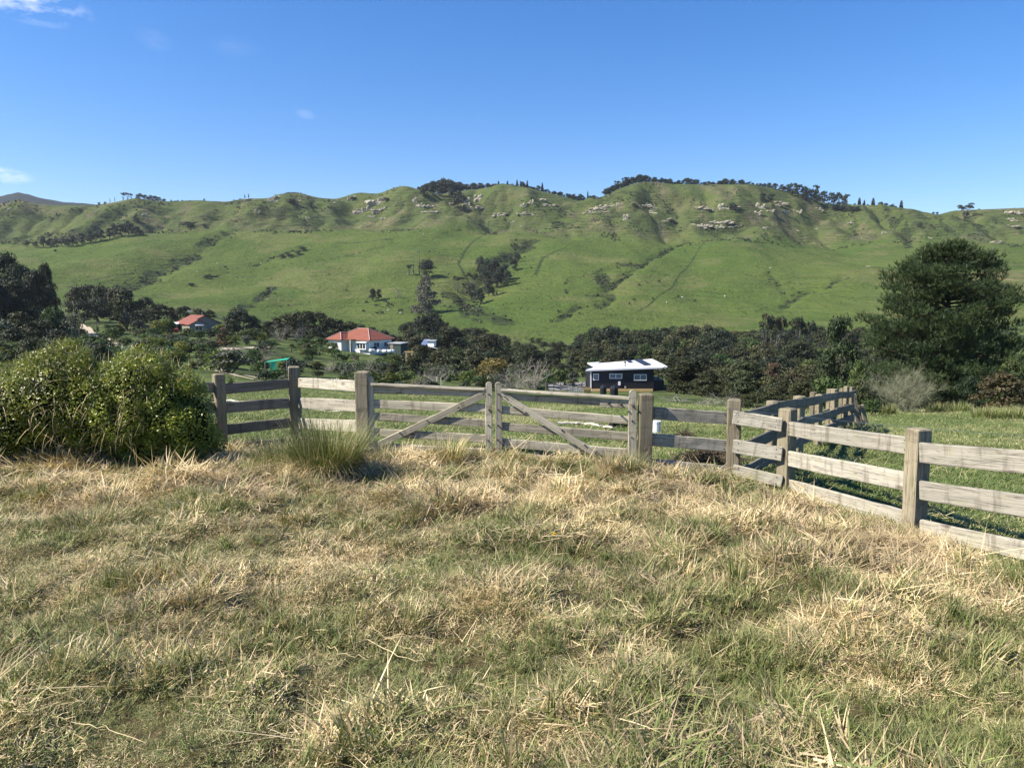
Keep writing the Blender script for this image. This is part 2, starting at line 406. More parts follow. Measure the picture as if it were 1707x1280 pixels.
# gullies of the far hillside, traced on the ground
GLINES = [  # px polyline, radius px, depth factor, scrub strength
 ([(378, 386), (345, 405), (320, 425), (290, 440), (255, 460), (215, 476), (180, 484)], 11, 1.0, 1.0),
 ([(884, 398), (866, 412), (850, 430), (828, 440), (812, 458), (788, 482), (772, 505)], 13, 1.1, 1.0),
 ([(768, 490), (792, 512), (818, 530)], 24, .35, 1.0),  # broad band: scrub, with the slope's shade put into its dark colour
 ([(830, 435), (855, 420)], 14, .4, 1.0),
 ([(1150, 404), (1118, 413), (1085, 430), (1062, 447), (1040, 462), (1014, 480), (1020, 498), (1000, 512)], 5, 1.5, .9),
 ([(1072, 436), (1040, 442), (1002, 452), (1004, 466), (1014, 480)], 8, .7, .9),
 ([(1005, 490), (985, 492)], 9, .5, .9), ([(975, 508), (945, 524), (930, 534)], 8, .7, .9),
 ([(1412, 462), (1380, 478), (1345, 487), (1318, 500), (1308, 514)], 6, 1.2, .8),
 ([(1282, 455), (1312, 492)], 6, .8, .6),
 ([(1478, 345), (1498, 372), (1510, 388), (1514, 410)], 6, 1.0, .9),
 ([(1610, 365), (1640, 385), (1655, 398)], 7, .8, .8),
 ([(502, 412), (480, 420), (452, 430), (425, 442)], 5, .8, .7), ([(500, 425), (470, 432)], 7, .4, .9),
 ([(455, 478), (440, 492), (420, 506), (395, 518)], 7, .8, .9), ([(520, 505), (440, 512)], 3, .6, .3),
 ([(380, 455), (350, 463)], 3, .7, .8), ([(325, 474), (305, 478)], 3, .7, .8),
 ([(486, 332), (500, 352), (508, 374)], 8, .9, .9), ([(1112, 340), (1126, 362), (1124, 384)], 8, 1.0, .9), ([(940, 350), (928, 372), (900, 378)], 9, .6, .8),
 ([(668, 335), (664, 352)], 6, .8, .8), ([(748, 325), (756, 345)], 9, .7, .9), ([(850, 355), (846, 378)], 7, .7, .7), ([(1340, 340), (1352, 372)], 8, .6, .5),
 ([(1420, 350), (1428, 392)], 6, .6, .6), ([(1060, 345), (1058, 360)], 4, .8, .8), ([(540, 352), (575, 358)], 7, .4, .5), ([(1200, 372), (1240, 385)], 9, .3, .4),
 ([(60, 360), (95, 362)], 8, .4, .7), ([(168, 362), (186, 360)], 5, .4, .9), ([(305, 374), (325, 372)], 5, .4, .9), ([(330, 362), (370, 366)], 6, .4, .6),
 ([(1625, 440), (1707, 455)], 5, .5, .4), ([(1600, 420), (1707, 425)], 4, .4, .3),
]
TRACKS = [([(815, 370), (808, 392), (770, 428), (764, 440), (776, 462)], 1.3), ([(940, 415), (905, 430), (893, 458)], 1.6), ([(650, 400), (560, 405)], 1.5),
          ([(1180, 400), (1150, 440), (1120, 480), (1060, 520)], .8), ([(640, 412), (520, 436), (440, 450)], 1.0), ([(230, 452), (140, 470)], 1.2)]
_gp = []
for line, rpx, dep, sc in GLINES:
    pts = np.array([[*G(x, y).xy] for x, y in line]); r = rpx * pts[:, 1].mean() / F
    _gp.append((pts, r, dep * r * .36, sc))
_tp = [(np.array([[*G(x, y).xy] for x, y in line]), r * 1.15) for line, r in TRACKS]
GUL = [(p, r * 1.9, d * 1.35) for p, r, d, s in _gp]

def inside(X, Y):
    a = np.interp(X, *FENCE_Y) - Y
    b = np.interp(Y, *FENCE_X) - X
    return np.minimum(a, b)       # > 0 on our side of the fence

def grid_mesh(name, X, Y, Z, mat, attrs):
    n, m = X.shape
    V = np.stack([X, Y, Z], -1).reshape(-1, 3)
    i = np.arange(n * m).reshape(n, m)
    Q = np.stack([i[:-1, :-1], i[:-1, 1:], i[1:, 1:], i[1:, :-1]], -1).reshape(-1, 4)
    return mesh_np(name, V, [Q], mat, {k: v.ravel() for k, v in attrs.items()}, smooth=True)

# --- ground material
k = NT('ground_soil_and_pasture'); ps = k.pos()
n1 = k.noise(ps, .35, 6, .6); n2 = k.noise(ps, 2.2, 6, .65); n3 = k.noise(ps, 22, 5, .7); n4 = k.noise(ps, .03, 4, .6)
past = k.mix(k.ramp(n1, .3, .7), (.060, .100, .022), (.105, .135, .040))
past = k.mix(k.math('MULTIPLY', k.ramp(n2, .45, .75), .5), past, (.13, .125, .055))
past = k.mix(k.math('MULTIPLY', k.ramp(n4, .45, .7), .5), past, (.10, .12, .035))
past = k.mix(k.math('MULTIPLY', k.ramp(n3, .5, .8), .35), past, (.035, .055, .015))
th = k.mix(k.ramp(n2, .3, .7), (.12, .09, .045), (.06, .06, .024)); th = k.mix(k.ramp(n3, .45, .7), th, (.035, .028, .016))
past = k.mix(k.math('MULTIPLY', k.attr('rough'), k.ramp(k.noise(ps, .14, 5, .65), .42, .58)), past, (.036, .050, .018))
c = k.mix(k.ramp(k.attr('thatch'), .35, .65), past, th)
k.fin(c, .95, .1, k.math('ADD', n3, n2), .6, .05); GROUND = k.m

# --- hill material
k = NT('hill_pasture'); ps = k.pos(); zst = k.pos((.06, .06, .55))
n1 = k.noise(ps, .012, 5, .6); n2 = k.noise(ps, .06, 5, .65); n3 = k.noise(ps, .35, 5, .7); ter = k.noise(zst, 1.1, 4, .6, .6)
c = k.mix(k.ramp(n1, .3, .7), (.064, .102, .022), (.090, .120, .030))
c = k.mix(k.math('MULTIPLY', k.ramp(n2, .45, .7), .25), c, (.056, .084, .020))
bluff = k.attr('bluff')
c = k.mix(k.math('MULTIPLY', bluff, k.math('ADD', .3, k.math('MULTIPLY', k.ramp(n2, .35, .65), .5))), c, (.082, .098, .042))
c = k.mix(k.math('MULTIPLY', k.ramp(ter, .52, .72), k.math('ADD', .10, k.math('MULTIPLY', bluff, .6))), c, (.036, .047, .020))
c = k.mix(k.math('MULTIPLY', k.ramp(n3, .5, .75), k.math('ADD', .15, k.math('MULTIPLY', bluff, .45))), c, (.038, .052, .018))
dry = k.attr('dry'); c = k.mix(k.math('MULTIPLY', dry, k.ramp(ter, .3, .6)), c, (.17, .155, .07))
zz = k.n.new('ShaderNodeSeparateXYZ'); k.l.new(ps, zz.inputs[0])
ph = k.math('ADD', k.math('MULTIPLY', zz.outputs[2], 2.1), k.math('MULTIPLY', k.noise(ps, .045, 4, .6), 22.0))
tr = k.ramp(k.math('SINE', ph), .72, .96); trm = k.math('MULTIPLY', tr, k.ramp(k.noise(ps, .02, 3, .6), .42, .6))
c = k.mix(k.math('MULTIPLY', trm, k.math('ADD', .22, k.math('MULTIPLY', bluff, .35))), c, (.034, .044, .020))
sc = k.math('ADD', k.attr('scrub'), k.math('MULTIPLY', k.math('SUBTRACT', n3, .5), .9))
c = k.mix(k.math('MULTIPLY', k.ramp(sc, .3, .62), k.math('ADD', .55, k.math('MULTIPLY', k.ramp(ter, .4, .55), .4))), c, (.030, .042, .018))
er = k.attr('earth'); c = k.mix(k.math('MULTIPLY', er, k.ramp(n3, .42, .62)), c, (.17, .135, .095))
k.fin(c, .95, .08, k.math('ADD', k.math('ADD', n3, k.math('MULTIPLY', trm, -.5)), k.math('MULTIPLY', ter, 1.4)), .9, 2.0); HILL = k.m

Yr_ = np.concatenate([-np.geomspace(8, .3, 18), np.linspace(0, 14, 150)[:-1], np.geomspace(14, 372, 170)])
ug = np.linspace(-1.45, 1.45, 460)
Yg, Ug = np.meshgrid(Yr_, ug, indexing='ij'); Xg = Ug * (Yg + 12) 
Zg = zfun(Xg, Yg); ins = inside(Xg, Yg)
gd = link('ground', grid_mesh('ground', Xg, Yg, Zg, GROUND, {'rough': sstep(45, 75, Yg), 'thatch': np.clip(.5 + ins * .6 + .5 * (fbm(Xg * 1.5, Yg * 1.5, 61, 3) - .5), 0, 1)}))
tag(gd, kind='structure')

Yh = np.concatenate([np.geomspace(362, 640, 90)[:-1], np.linspace(640, 960, 170)[:-1], np.geomspace(960, 2600, 14)])
uh = np.concatenate([np.linspace(-1.45, -.78, 50)[:-1], np.linspace(-.78, .78, 800), np.linspace(.78, 1.45, 50)[1:]])
Yg, Ug = np.meshgrid(Yh, uh, indexing='ij'); Xg = Ug * Yg
Zg = zfun(Xg, Yg); Zg = Zg - .8 * (Yg < 371)
Yrr = Yg - warpa(Yg) * warpn(Ug)
scrub = np.zeros_like(Xg); earth = np.zeros_like(Xg)
for pts, r, d, s in _gp:
    m = (np.abs(Xg - pts[:, 0].mean()) < np.ptp(pts[:, 0]) + 5 * r)
    dd = seg_dist(Xg[m], Yg[m], pts); wv = .35 + 2.3 * fbm(Xg[m] / 13, Yg[m] / 17, 71, 3)
    scrub[m] = np.maximum(scrub[m], s * np.exp(-(dd / (r * wv)) ** 2) * (.45 + .55 * sstep(.34, .55, fbm(Xg[m] / 7, Yg[m] / 9, 75, 3))))
for pts, r in _tp:
    m = (np.abs(Xg - pts[:, 0].mean()) < np.ptp(pts[:, 0]) + 40)
    dd = seg_dist(Xg[m], Yg[m], pts); scrub[m] = np.maximum(scrub[m], .8 * np.exp(-(dd / r) ** 2))
blm = sstep(700, 770, Yrr) * (1 - sstep(905, 950, Yrr))
scrub = np.maximum(scrub, blm * .55 * sstep(.56, .7, fbm(Xg / 34, Yg / 26, 73, 4)))
scrub = np.maximum(scrub, .3 * sstep(.6, .72, fbm(Xg / 60, Yg / 70, 77, 4)) * sstep(420, 500, Yg))
foot = np.exp(-((Yrr - 742) / 16) ** 2) * sstep(.42, .6, fbm(Xg / 25, Yg / 18, 79, 3))
earth = np.maximum(.75 * foot, blm * .8 * sstep(.6, .72, fbm(Xg / 16 + 7, Yg / 30, 81, 4)))
uu = Xg / Yg
dry = .75 * sstep(.43, .56, uu) * (1 - sstep(.72, .9, uu)) * sstep(400, 470, Yg) * (1 - sstep(600, 700, Yg)) * sstep(.4, .55, fbm(Xg / 50, Yg / 60, 83, 3)) \
    + .35 * sstep(.58, .68, fbm(Xg / 40, Yg / 30, 85, 4))
hl = link('hills', grid_mesh('hills', Xg, Yg, Zg, HILL, {'scrub': scrub, 'earth': earth, 'bluff': blm, 'dry': np.clip(dry, 0, 1)}))
tag(hl, kind='structure')
# a wooded hill far beyond the ridge on the left
FARH = m_plain('far_forest', (.010, .016, .014), .95, .05, .4, .03)
Xf, Yf = np.meshgrid(np.linspace(-2700, -900, 110), np.linspace(2250, 3000, 30))
sk = np.interp(CX + F * (Xf / Yf) * 1.02, [-500, -250, -40, 5, 30, 50, 70, 88, 140, 200, 260], [345, 330, 341, 333, 327, 331, 337, 341, 345, 352, 360])
zt = CAMZ + (HZ - sk) / F * 2500
Zf = 60 + (zt - 60) * np.exp(-((Yf - 2500) / 420) ** 2) + 9 * (fbm(Xf / 22, Yf / 22, 91, 3) - .5)
fh = link('far_hill', grid_mesh('far_hill', Xf, Yf, Zf, FARH, {})); tag(fh, kind='structure')

# thin even air over the whole valley
V, Fs = boxv(9400, 3460, 470, (0, 1600, 125))
kz = NT('air'); kz.n.remove(kz.b); pv = kz.n.new('ShaderNodeVolumePrincipled'); pv.inputs['Color'].default_value = (.80, .88, 1.0, 1)
pv.inputs['Density'].default_value = .000065; pv.inputs['Anisotropy'].default_value = .25; kz.l.new(pv.outputs[0], kz.out.inputs['Volume'])
hz = link('haze', mesh_np('haze', V, Fs, kz.m)); tag(hz, kind='stuff'); tag(hz, 'faint blue haze hanging over the valley and far hills', 'haze')
SC.cycles.volume_bounces = 0
# ------------------------------------------------------------------ fences and gates
def beam_mesh(L, w, h, mat, ch=.008, seg=7, jit=.002, bow=.006, top=None):
    """grain along local X from 0 to L; w along Y, h along Z; chamfered cross-section"""
    a, b = w / 2, h / 2
    cs = np.array([(-a + ch, -b), (a - ch, -b), (a, -b + ch), (a, b - ch), (a - ch, b), (-a + ch, b), (-a, b - ch), (-a, -b + ch)])
    xs = np.linspace(0, L, seg + 1)
    if top == 'round': xs = np.concatenate([xs[:-1], [L - b * .55, L - b * .2, L]])
    elif top == 'cham': xs = np.concatenate([xs[:-1], [L - .012, L]])
    else: xs = np.concatenate([[0, .006], xs[1:-1], [L - .006, L]])
    ph = rng.uniform(0, 6, 4); V = []
    for i, x in enumerate(xs):
        f = np.ones(2)
        if top == 'round' and x > L - b: f = np.array([.97, math.sqrt(max(0.05, 1 - ((x - (L - b)) / b) ** 2 * .9))])
        elif top == 'cham' and i == len(xs) - 1: f = np.array([1 - .016 / a, 1 - .016 / b])
        elif top is None and i in (0, len(xs) - 1): f = np.array([1 - .004 / a, 1 - .004 / b])
        o = bow * np.array([math.sin(x * 1.7 + ph[0]) * .5, math.sin(x * 1.3 + ph[1])])
        j = rng.normal(0, jit, (8, 2))
        for c, d in zip(cs * f + o, j): V.append((x + rng.normal(0, jit * .6), c[0] + d[0], c[1] + d[1]))
    n, m = 8, len(xs)
    Q = np.array([(i * n + k, i * n + (k + 1) % n, (i + 1) * n + (k + 1) % n, (i + 1) * n + k) for i in range(m - 1) for k in range(n)])
    return mesh_np('beam', V, [Q[:, ::-1], np.array([list(range(n)), [m * n - 1 - k for k in range(n)]])], mat)

def beam(name, p0, p1, w, h, mat, parent, ydir=None, **kw):
    p0, p1 = Vector(p0), Vector(p1); d = p1 - p0; L = d.length; x = d.normalized()
    y = Vector(ydir) if ydir is not None else Vector((-x.y, x.x, 0))
    y = (y - x * y.dot(x)).normalized(); z = x.cross(y)
    me = beam_mesh(L, w, h, mat, **kw); me.name = name
    o = bpy.data.objects.new(name, me); COL.objects.link(o); o.parent = parent
    M = Matrix((x, y, z)).transposed().to_4x4(); M.translation = p0 - parent.location
    o.matrix_local = M
    return o

def post(parent, px, ytop, Y, w=.18, d=.18, ang=0.0, bury=.25, mat=None, top='cham', lean=0.0, zb=None):
    t = P(px, ytop, Y); b = Vector((t.x - lean, t.y, (zg(t.x, t.y) if zb is None else zb) - bury))
    return beam('post', b, t, d, w, mat or WOODP, parent, (-math.sin(ang), math.cos(ang), 0), ch=.012, seg=5, jit=.003, bow=.004, top=top)

def rail(parent, pl, tl, bl, Yl, pr, tr, br, Yr, thick=.045, mat=None, name='rail', off=(0, 0)):
    a0, a1, b0, b1 = P(pl, tl, Yl), P(pl, bl, Yl), P(pr, tr, Yr), P(pr, br, Yr)
    h = ((a0.z - a1.z) + (b0.z - b1.z)) / 2
    o = Vector((off[0], off[1], 0))
    r = beam(name, (a0 + a1) / 2 + o, (b0 + b1) / 2 + o, thick, h, mat or WOOD, parent)
    if name == 'rail' and Yl < 10.5 and mat is None: nails(r, (a0 - b0).length, h, thick)
    return r

NAILS = tube([(0, 0, 0), (0, 0, .004)], [.007, .006], 6); NAILM = mesh_np('nail', NAILS[0], NAILS[1], BOLT)
def nails(r, L, h, th):
    for x in (.07, L - .07):
        for z in (-.25 * h, .27 * h):
            for sgn in (-1, 1):
                w_ = r.parent.location + r.matrix_local.to_3x3() @ Vector((0, sgn, 0))
                if (r.matrix_local.to_3x3() @ Vector((0, sgn, 0))).dot(-(r.parent.location + r.matrix_local.translation)) > 0:
                    link('nail', NAILM, r, (x, sgn * (th / 2 + .001), z), (math.pi / 2 * sgn * -1, 0, 0))
def bolts(parent, pts, r=.012, n=(0, -1, 0), dep=.012):
    ax = Vector(n).normalized()
    for p in pts:
        V, Fs = tube([(0, 0, 0), (0, 0, dep)], [r, r * .9], 8)
        b = link('bolt', mesh_np('bolt', V, Fs, BOLT), parent, Vector(p) - parent.location); b.rotation_euler = ax.to_track_quat('Z', 'Y').to_euler()

# left fence: four rails, angled at the post beside the tussock
b = ground_px(490, 12.0, 740)
fl = thing('post_and_rail_fence', 'four-rail wooden fence between the leafy bushes and the double gate', 'fence', b)
post(fl, 364, 623, 11.2, .15, .15, .75)
post(fl, 490, 611, 12.0, .18, .18, .25)
post(fl, 604, 619, 10.3, .17, .2, .02)
post(fl, 300, 628, 10.6, .15, .15, .4)
for (tl, bl, tr, br) in ((639, 656.5, 630.3, 646.3), (672, 689, 662.6, 680), (708.5, 725, 696.5, 713), (739, 757, 730, 747)):
    rail(fl, 374, tl, bl, 11.25, 484, tr, br, 11.95, mat=WOODO)  # section turned from the sun: its shade is put into the darker wood
for (tl, bl, tr, br) in ((630, 646.5, 634.5, 653), (663, 681, 667, 686), (696, 714, 701, 721), (728, 746, 735, 755)):
    rail(fl, 499, tl, bl, 11.95, 596, tr, br, 10.42)
for (tl, bl, tr, br) in ((634, 652, 637, 654), (668, 687, 671, 688), (705, 724, 707, 725), (742, 760, 740, 757)):
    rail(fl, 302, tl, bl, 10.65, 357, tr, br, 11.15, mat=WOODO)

# the two gates
YL, YM, YR = 10.28, 10.05, 9.80
def gY(px): return YL + (YM - YL) * (px - 612) / (822 - 612) if px < 822 else YM + (YR - YM) * (px - 822) / (1062 - 822)
def grail(g, pl, tl, bl, pr, tr, br, dy=0.0, th=.035, name='rail', mat=None):
    return rail(g, pl, tl, bl, gY(pl) + dy, pr, tr, br, gY(pr) + dy, th, mat or WOODG, name)
def gate(label, stiles, rails, cap, brace, bp):
    g = thing('wooden_gate', label, 'gate', ground_px((stiles[0][0] + stiles[1][0]) / 2, 10.05, 745), 0, 'double gate of weathered timber')
    for r in rails: grail(g, *r)
    a, b_ = P(cap[0], cap[1], gY(cap[0])), P(cap[2], cap[3], gY(cap[2]))
    beam('top_cap', a + Vector((0, -.018, -.012)), b_ + Vector((0, -.018, -.012)), .115, .032, WOODG, g, ch=.006)
    for px, yt, w, dy, bury in stiles:
        t = P(px, yt, gY(px) + dy); zb = P(px, 766, gY(px) + dy).z
        beam('stile', (t.x, t.y, zb + bury), t, .04, w, WOODG, g, (0, 1, 0), ch=.005, seg=6, top='round')
    a, b_ = P(brace[0], brace[1], gY(brace[0]) - .04), P(brace[2], brace[3], gY(brace[2]) - .04)
    beam('brace', a, b_, .04, .088, WOODG, g, (0, 1, 0), ch=.005)
    bolts(g, [P(x, y, gY(x) - .064) for x, y in bp])
    return g
gate('weathered five-rail gate hinged at the post beside the tall grass tussock',
     [(617, 627, .10, -.02, 0), (814.5, 636.5, .088, -.045, .02)],
     [(620, 643, 655.5, 812, 652, 662), (620, 664, 680, 812, 674.3, 686.5), (620, 687.5, 700.5, 812, 698.5, 711.5), (620, 713, 726, 812, 724, 737.5), (620, 738, 751, 812, 748, 760)],
     (620, 637.5, 809, 647.5), (632, 740, 810, 656),
     [(806, 657.5), (764, 679.5), (712.5, 701.5), (666.5, 721.5), (815, 657.5), (815, 683), (814, 709), (813.5, 734)])
g2 = gate('weathered gate with a bolted splice board below its top cap',
     [(831, 637, .088, -.045, .02), (1055, 650.5, .10, -.045, -.01)],
     [(835, 655, 664.5, 1050, 667, 679), (835, 677, 690, 1050, 693, 706.5), (835, 703, 716.5, 1050, 720, 734.5), (835, 730, 744, 1050, 747, 762), (835, 753, 766, 1050, 773, 787)],
     (836, 648, 1049, 662.5), (835, 656.5, 992, 755),
     [(842, 662), (877, 688), (937, 717), (975, 742), (831, 657), (830.5, 683), (830, 709), (829.5, 733), (1054, 676), (1054, 701.5), (1053, 729)])
sp = grail(g2, 1000, 664.5, 677.5, 1049, 667.5, 680.5, -.034, .03, 'splice_board')
bolts(g2, [P(1013, 671.5, gY(1013) - .05), P(1034, 673.5, gY(1034) - .05), P(1054, 676, gY(1054) - .066)], .014, (.15, -1, 0), .07)

# right-hand fence, three rails, coming round towards us
fr = thing('post_and_rail_fence', 'bleached three-rail fence curving from the gate towards the near paddock', 'fence', ground_px(1223, 9.8, 790))
post(fr, 1076.5, 656, 9.78, .17, .17, .05)
post(fr, 1225, 665, 9.8, .17, .17, -.35)
post(fr, 1313.5, 680.5, 9.45, .17, .17, -.95)
post(fr, 1532, 714, 7.4, .17, .17, -1.3)
e0, e1 = P(1532, 714, 7.4), P(1707, 745, 6.33); dv = (e1 - e0)
pz = e0 + dv * 1.95
beam('post', (pz.x, pz.y, zg(pz.x, pz.y) - .25), pz, .17, .17, WOODP, fr, (math.sin(1.2), math.cos(1.2), 0), ch=.012, seg=5, top='cham')
rail(fr, 1082, 677, 697, 9.8, 1216, 686.5, 707.5, 9.8)
rail(fr, 1082, 723.5, 742.5, 9.8, 1216, 733, 754.5, 9.8)
rail(fr, 1082, 764.5, 783, 9.8, 1216, 776, 796, 9.8)
for tl, bl, tr, br in ((684, 706, 696, 719.5), (731.3, 754, 744.5, 767.5), (773, 792, 793, 812)):
    rail(fr, 1222, tl, bl, 9.68, 1304, tr, br, 9.36)
for tl, bl, tr, br in ((702, 725.5, 727.6, 758), (749.8, 775, 788.5, 821), (799.5, 822, 852.5, 884)):
    rail(fr, 1312, tl, bl, 9.40, 1520, tr, br, 7.46)
def ext(pl, tl, bl, pr, tr, br):
    a0, a1, b0, b1 = P(pl, tl, 7.28), P(pl, bl, 7.28), P(pr, tr, 6.33), P(pr, br, 6.33)
    a, b_ = (a0 + a1) / 2, (b0 + b1) / 2; h = ((a0.z - a1.z) + (b0.z - b1.z)) / 2
    beam('rail', a, a + (b_ - a) * 1.9, .045, h, WOOD, fr)
ext(1535, 735, 772, 1707, 751.5, 786); ext(1535, 799, 832, 1707, 825, 860); ext(1535, 864.5, 893, 1707, 903, 932)
# plain wire strung past the posts
wa, wb = P(1216, 682, 9.62), P(1860, 736, 9.3)
pth = [wa.lerp(wb, t) + Vector((0, 0, -.035 * math.sin(math.pi * t))) for t in np.linspace(0, 1, 14)]
V, Fs = tube([tuple(p) for p in pth], .0022, 5)
wr = link('fence_wire', mesh_np('fence_wire', V, Fs, WIRE)); tag(wr, 'thin bright wire strung above the bleached three-rail fence', 'wire')

# old race fence running away downhill, two lines
fo = thing('post_and_rail_fence', 'dark shaded old rail fence running downhill away from the corner post', 'fence', ground_px(1295, 11.3, 780))
dF = [(1242, 9.95), (1290, 11.3), (1332.5, 13.0), (1366, 15.0), (1391, 17.0), (1411, 19.0), (1420, 20.3)]
dY = lambda px: 1 / np.interp(px, [a for a, _ in dF], [1 / b for _, b in dF])
for px, yt in ((1289, 668), (1332.5, 660), (1366, 657), (1391, 648), (1411, 643.7), (1420, 645)):
    post(fo, px, yt, float(dY(px)), .15 if px < 1350 else .11, .15 if px < 1350 else .11, .5, mat=WOODP)
def frail(pl, tl, bl, pr, tr, br): rail(fo, pl, tl, bl, float(dY(pl)) - .07, pr, tr, br, float(dY(pr)) - .07, .045, WOODO, off=(.05, 0))  # shaded side of the race: the dark wood colour carries that shade
segs = [(1236, 1289), (1287, 1332), (1331, 1366), (1364, 1391), (1390, 1411), (1410, 1420)]
tops = [[(685, 671.5), (670.5, 664.3), (663.5, 659.8), (657.8, 653.8), (653.6, 652.6), (652.8, 651)],
        [(735, 713), (713, 697), (696, 688.5), (688, 682), (680.5, 675), (675, 672.6)],
        [(776, 748), (748, 727), (726, 713), (712, 702.5), (700, 693), (693, 691)]]
for row in tops:
    for (pl, pr), (tl, tr) in zip(segs, row):
        hl_, hr_ = .155 * F / float(dY(pl)), .155 * F / float(dY(pr))
        frail(pl, tl, tl + hl_, pr, tr, tr + hr_)
fb = thing('post_and_rail_fence', 'second line of pale posts standing close behind the old race fence', 'fence', ground_px(1383, 19.5, 700))
bk = [(1356.5, 653.6, 16.6), (1383.5, 648, 18.8), (1404.5, 647, 21), (1424, 650, 23.5)]
for px, yt, Y in bk: post(fb, px, yt, Y, .12, .12, .5, mat=WOODP)
for (a, ya, Ya), (c_, yc, Yc) in zip(bk[:-1], bk[1:]):
    for dz in (.12, .48):
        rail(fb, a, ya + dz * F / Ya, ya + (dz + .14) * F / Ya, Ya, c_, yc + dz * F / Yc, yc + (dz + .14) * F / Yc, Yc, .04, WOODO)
for i, (x0, y0, x1, y1, Y) in enumerate(((1422.5, 657, 1432, 708, 20.6), (1429, 676, 1436, 707, 21.5), (1436, 675, 1447, 707, 22.5))):
    nm = ('tall grey post leaning out at the broken end of the old race fence', 'short slanting plank propped beside the leaning post', 'low slanting plank lying furthest along the broken fence end')[i]
    t, g_ = P(x0, y0, Y), P(x1, y1, Y)
    e_ = thing('leaning_post', nm, 'post', (g_.x, g_.y, zg(g_.x, g_.y)))
    beam('timber', (g_.x, g_.y, zg(g_.x, g_.y) - .1), t, .1, .13, WOODP, e_, (0, 1, 0), ch=.01)
    bolts(e_, [t.lerp(g_, .12) + Vector((0, -.055, 0))], .01)
# ------------------------------------------------------------------ plants: generators
def unit(v): return v / (np.linalg.norm(v, axis=-1, keepdims=True) + 1e-9)
def leaf_quads(C, N, size, R, aspect=.6, bend=0.0):
    n = len(C); N = unit(N + R.normal(0, .55, (n, 3))); t = unit(np.cross(N, R.normal(0, 1, (n, 3)))); b = np.cross(N, t)
    s = (size * R.uniform(.6, 1.35, n))[:, None]
    V = np.stack([C - t * s, C - b * s * aspect + N * s * bend, C + t * s, C + b * s * aspect + N * s * bend], 1).reshape(-1, 3)
    i = np.arange(n)[:, None] * 4
    return V, i + np.array([[0, 1, 2, 3]])
def crown_pts(lobes, n, R, shell=.28, flip=True):
    A = np.array([l[1][0] * l[1][2] for l in lobes]) ** 1.0; w = A / A.sum()
    li = R.choice(len(lobes), n, p=w); c = np.array([l[0] for l in lobes])[li]; r = np.array([l[1] for l in lobes])[li]
    d = unit(R.normal(0, 1, (n, 3)))
    if flip: d[:, 2] = np.where(d[:, 2] < -.35, -d[:, 2] * .6, d[:, 2])
    rad = 1 - np.abs(R.normal(0, shell, n)); rad = np.clip(rad, .15, 1.12)
    lt = R.uniform(0, 1, len(lobes))[li]
    return c + d * r * rad[:, None], d, lt
def crown(name, lobes, n, size, mat, R, aspect=.6, shell=.28):
    C, N, lt = crown_pts(lobes, n, R, shell)
    V, Q = leaf_quads(C, N, size, R, aspect)
    tint = np.clip(.55 * lt + .45 * R.uniform(0, 1, n), 0, 1)
    return mesh_np(name, V, [Q], mat, {'tint': np.repeat(tint, 4)})
def needles(name, C, D, L, w, k, mat, R, spread=.55, tintv=None):
    """tufts of k narrow needles at C pointing about D"""
    n = len(C); C = np.repeat(C, k, 0); D = unit(np.repeat(D, k, 0) + R.normal(0, spread, (n * k, 3)))
    s = unit(np.cross(D, R.normal(0, 1, (n * k, 3)))); Lr = (L * R.uniform(.6, 1.25, n * k))[:, None]; wr = w * R.uniform(.7, 1.3, n * k)[:, None]
    V = np.stack([C - s * wr, C + s * wr, C + D * Lr + s * wr * .4, C + D * Lr - s * wr * .4], 1).reshape(-1, 3)
    Q = np.arange(n * k)[:, None] * 4 + np.array([[0, 1, 2, 3]])
    t = np.repeat(R.uniform(0, 1, n) if tintv is None else tintv, k) * .6 + .4 * R.uniform(0, 1, n * k)
    return mesh_np(name, V, [Q], mat, {'tint': np.repeat(t, 4)})
def limb(a, b, r0, r1, R, n=5, wob=.03, seg=5):
    a, b = np.array(a, float), np.array(b, float); t = np.linspace(0, 1, seg)[:, None]
    p = a + (b - a) * t + R.normal(0, wob, (seg, 3)) * np.sin(t * math.pi) * np.linalg.norm(b - a)
    return tube(p, np.linspace(r0, r1, seg), n, False)

BARK = m_plain('bark_brown', (.10, .08, .06), .9, .1, .4, 6)
BARKG = m_plain('bark_grey', (.14, .13, .11), .9, .1, .3, 6)
L_KAN = m_leaf('kanuka_leaf', (.020, .026, .011), (.056, .062, .026), .12)
L_KAN2 = m_leaf('kanuka_olive_leaf', (.030, .038, .015), (.068, .074, .029), .12)
L_DARK = m_leaf('dark_native_leaf', (.015, .025, .013), (.042, .054, .027), .1)
L_GREEN = m_leaf('green_shrub_leaf', (.030, .052, .015), (.085, .125, .038), .22)
L_LIME = m_leaf('lime_shrub_leaf', (.07, .10, .022), (.16, .18, .045), .28)
L_GREY = m_leaf('grey_green_leaf', (.045, .060, .038), (.11, .125, .085), .15)
L_GOLD = m_leaf('golden_leaf', (.07, .065, .018), (.17, .145, .04), .25)
L_BROWN = m_leaf('brown_leaf', (.048, .036, .019), (.105, .078, .040), .15)
L_PINE = m_leaf('pine_needle', (.020, .034, .014), (.072, .094, .034), .12, .5)
L_CON = m_leaf('cypress_needle', (.016, .028, .013), (.042, .065, .024), .12)
L_CONG = m_leaf('grey_conifer_needle', (.060, .064, .045), (.12, .118, .088), .15)
L_FLAX = m_leaf('flax_leaf', (.03, .05, .02), (.09, .12, .05), .2, .4)
TWIG = m_leaf('bare_twig', (.16, .145, .12), (.30, .28, .235), 0, .9)
LICH = m_leaf('lichen_twig', (.12, .125, .078), (.27, .275, .18), 0, .9, vary=.1)

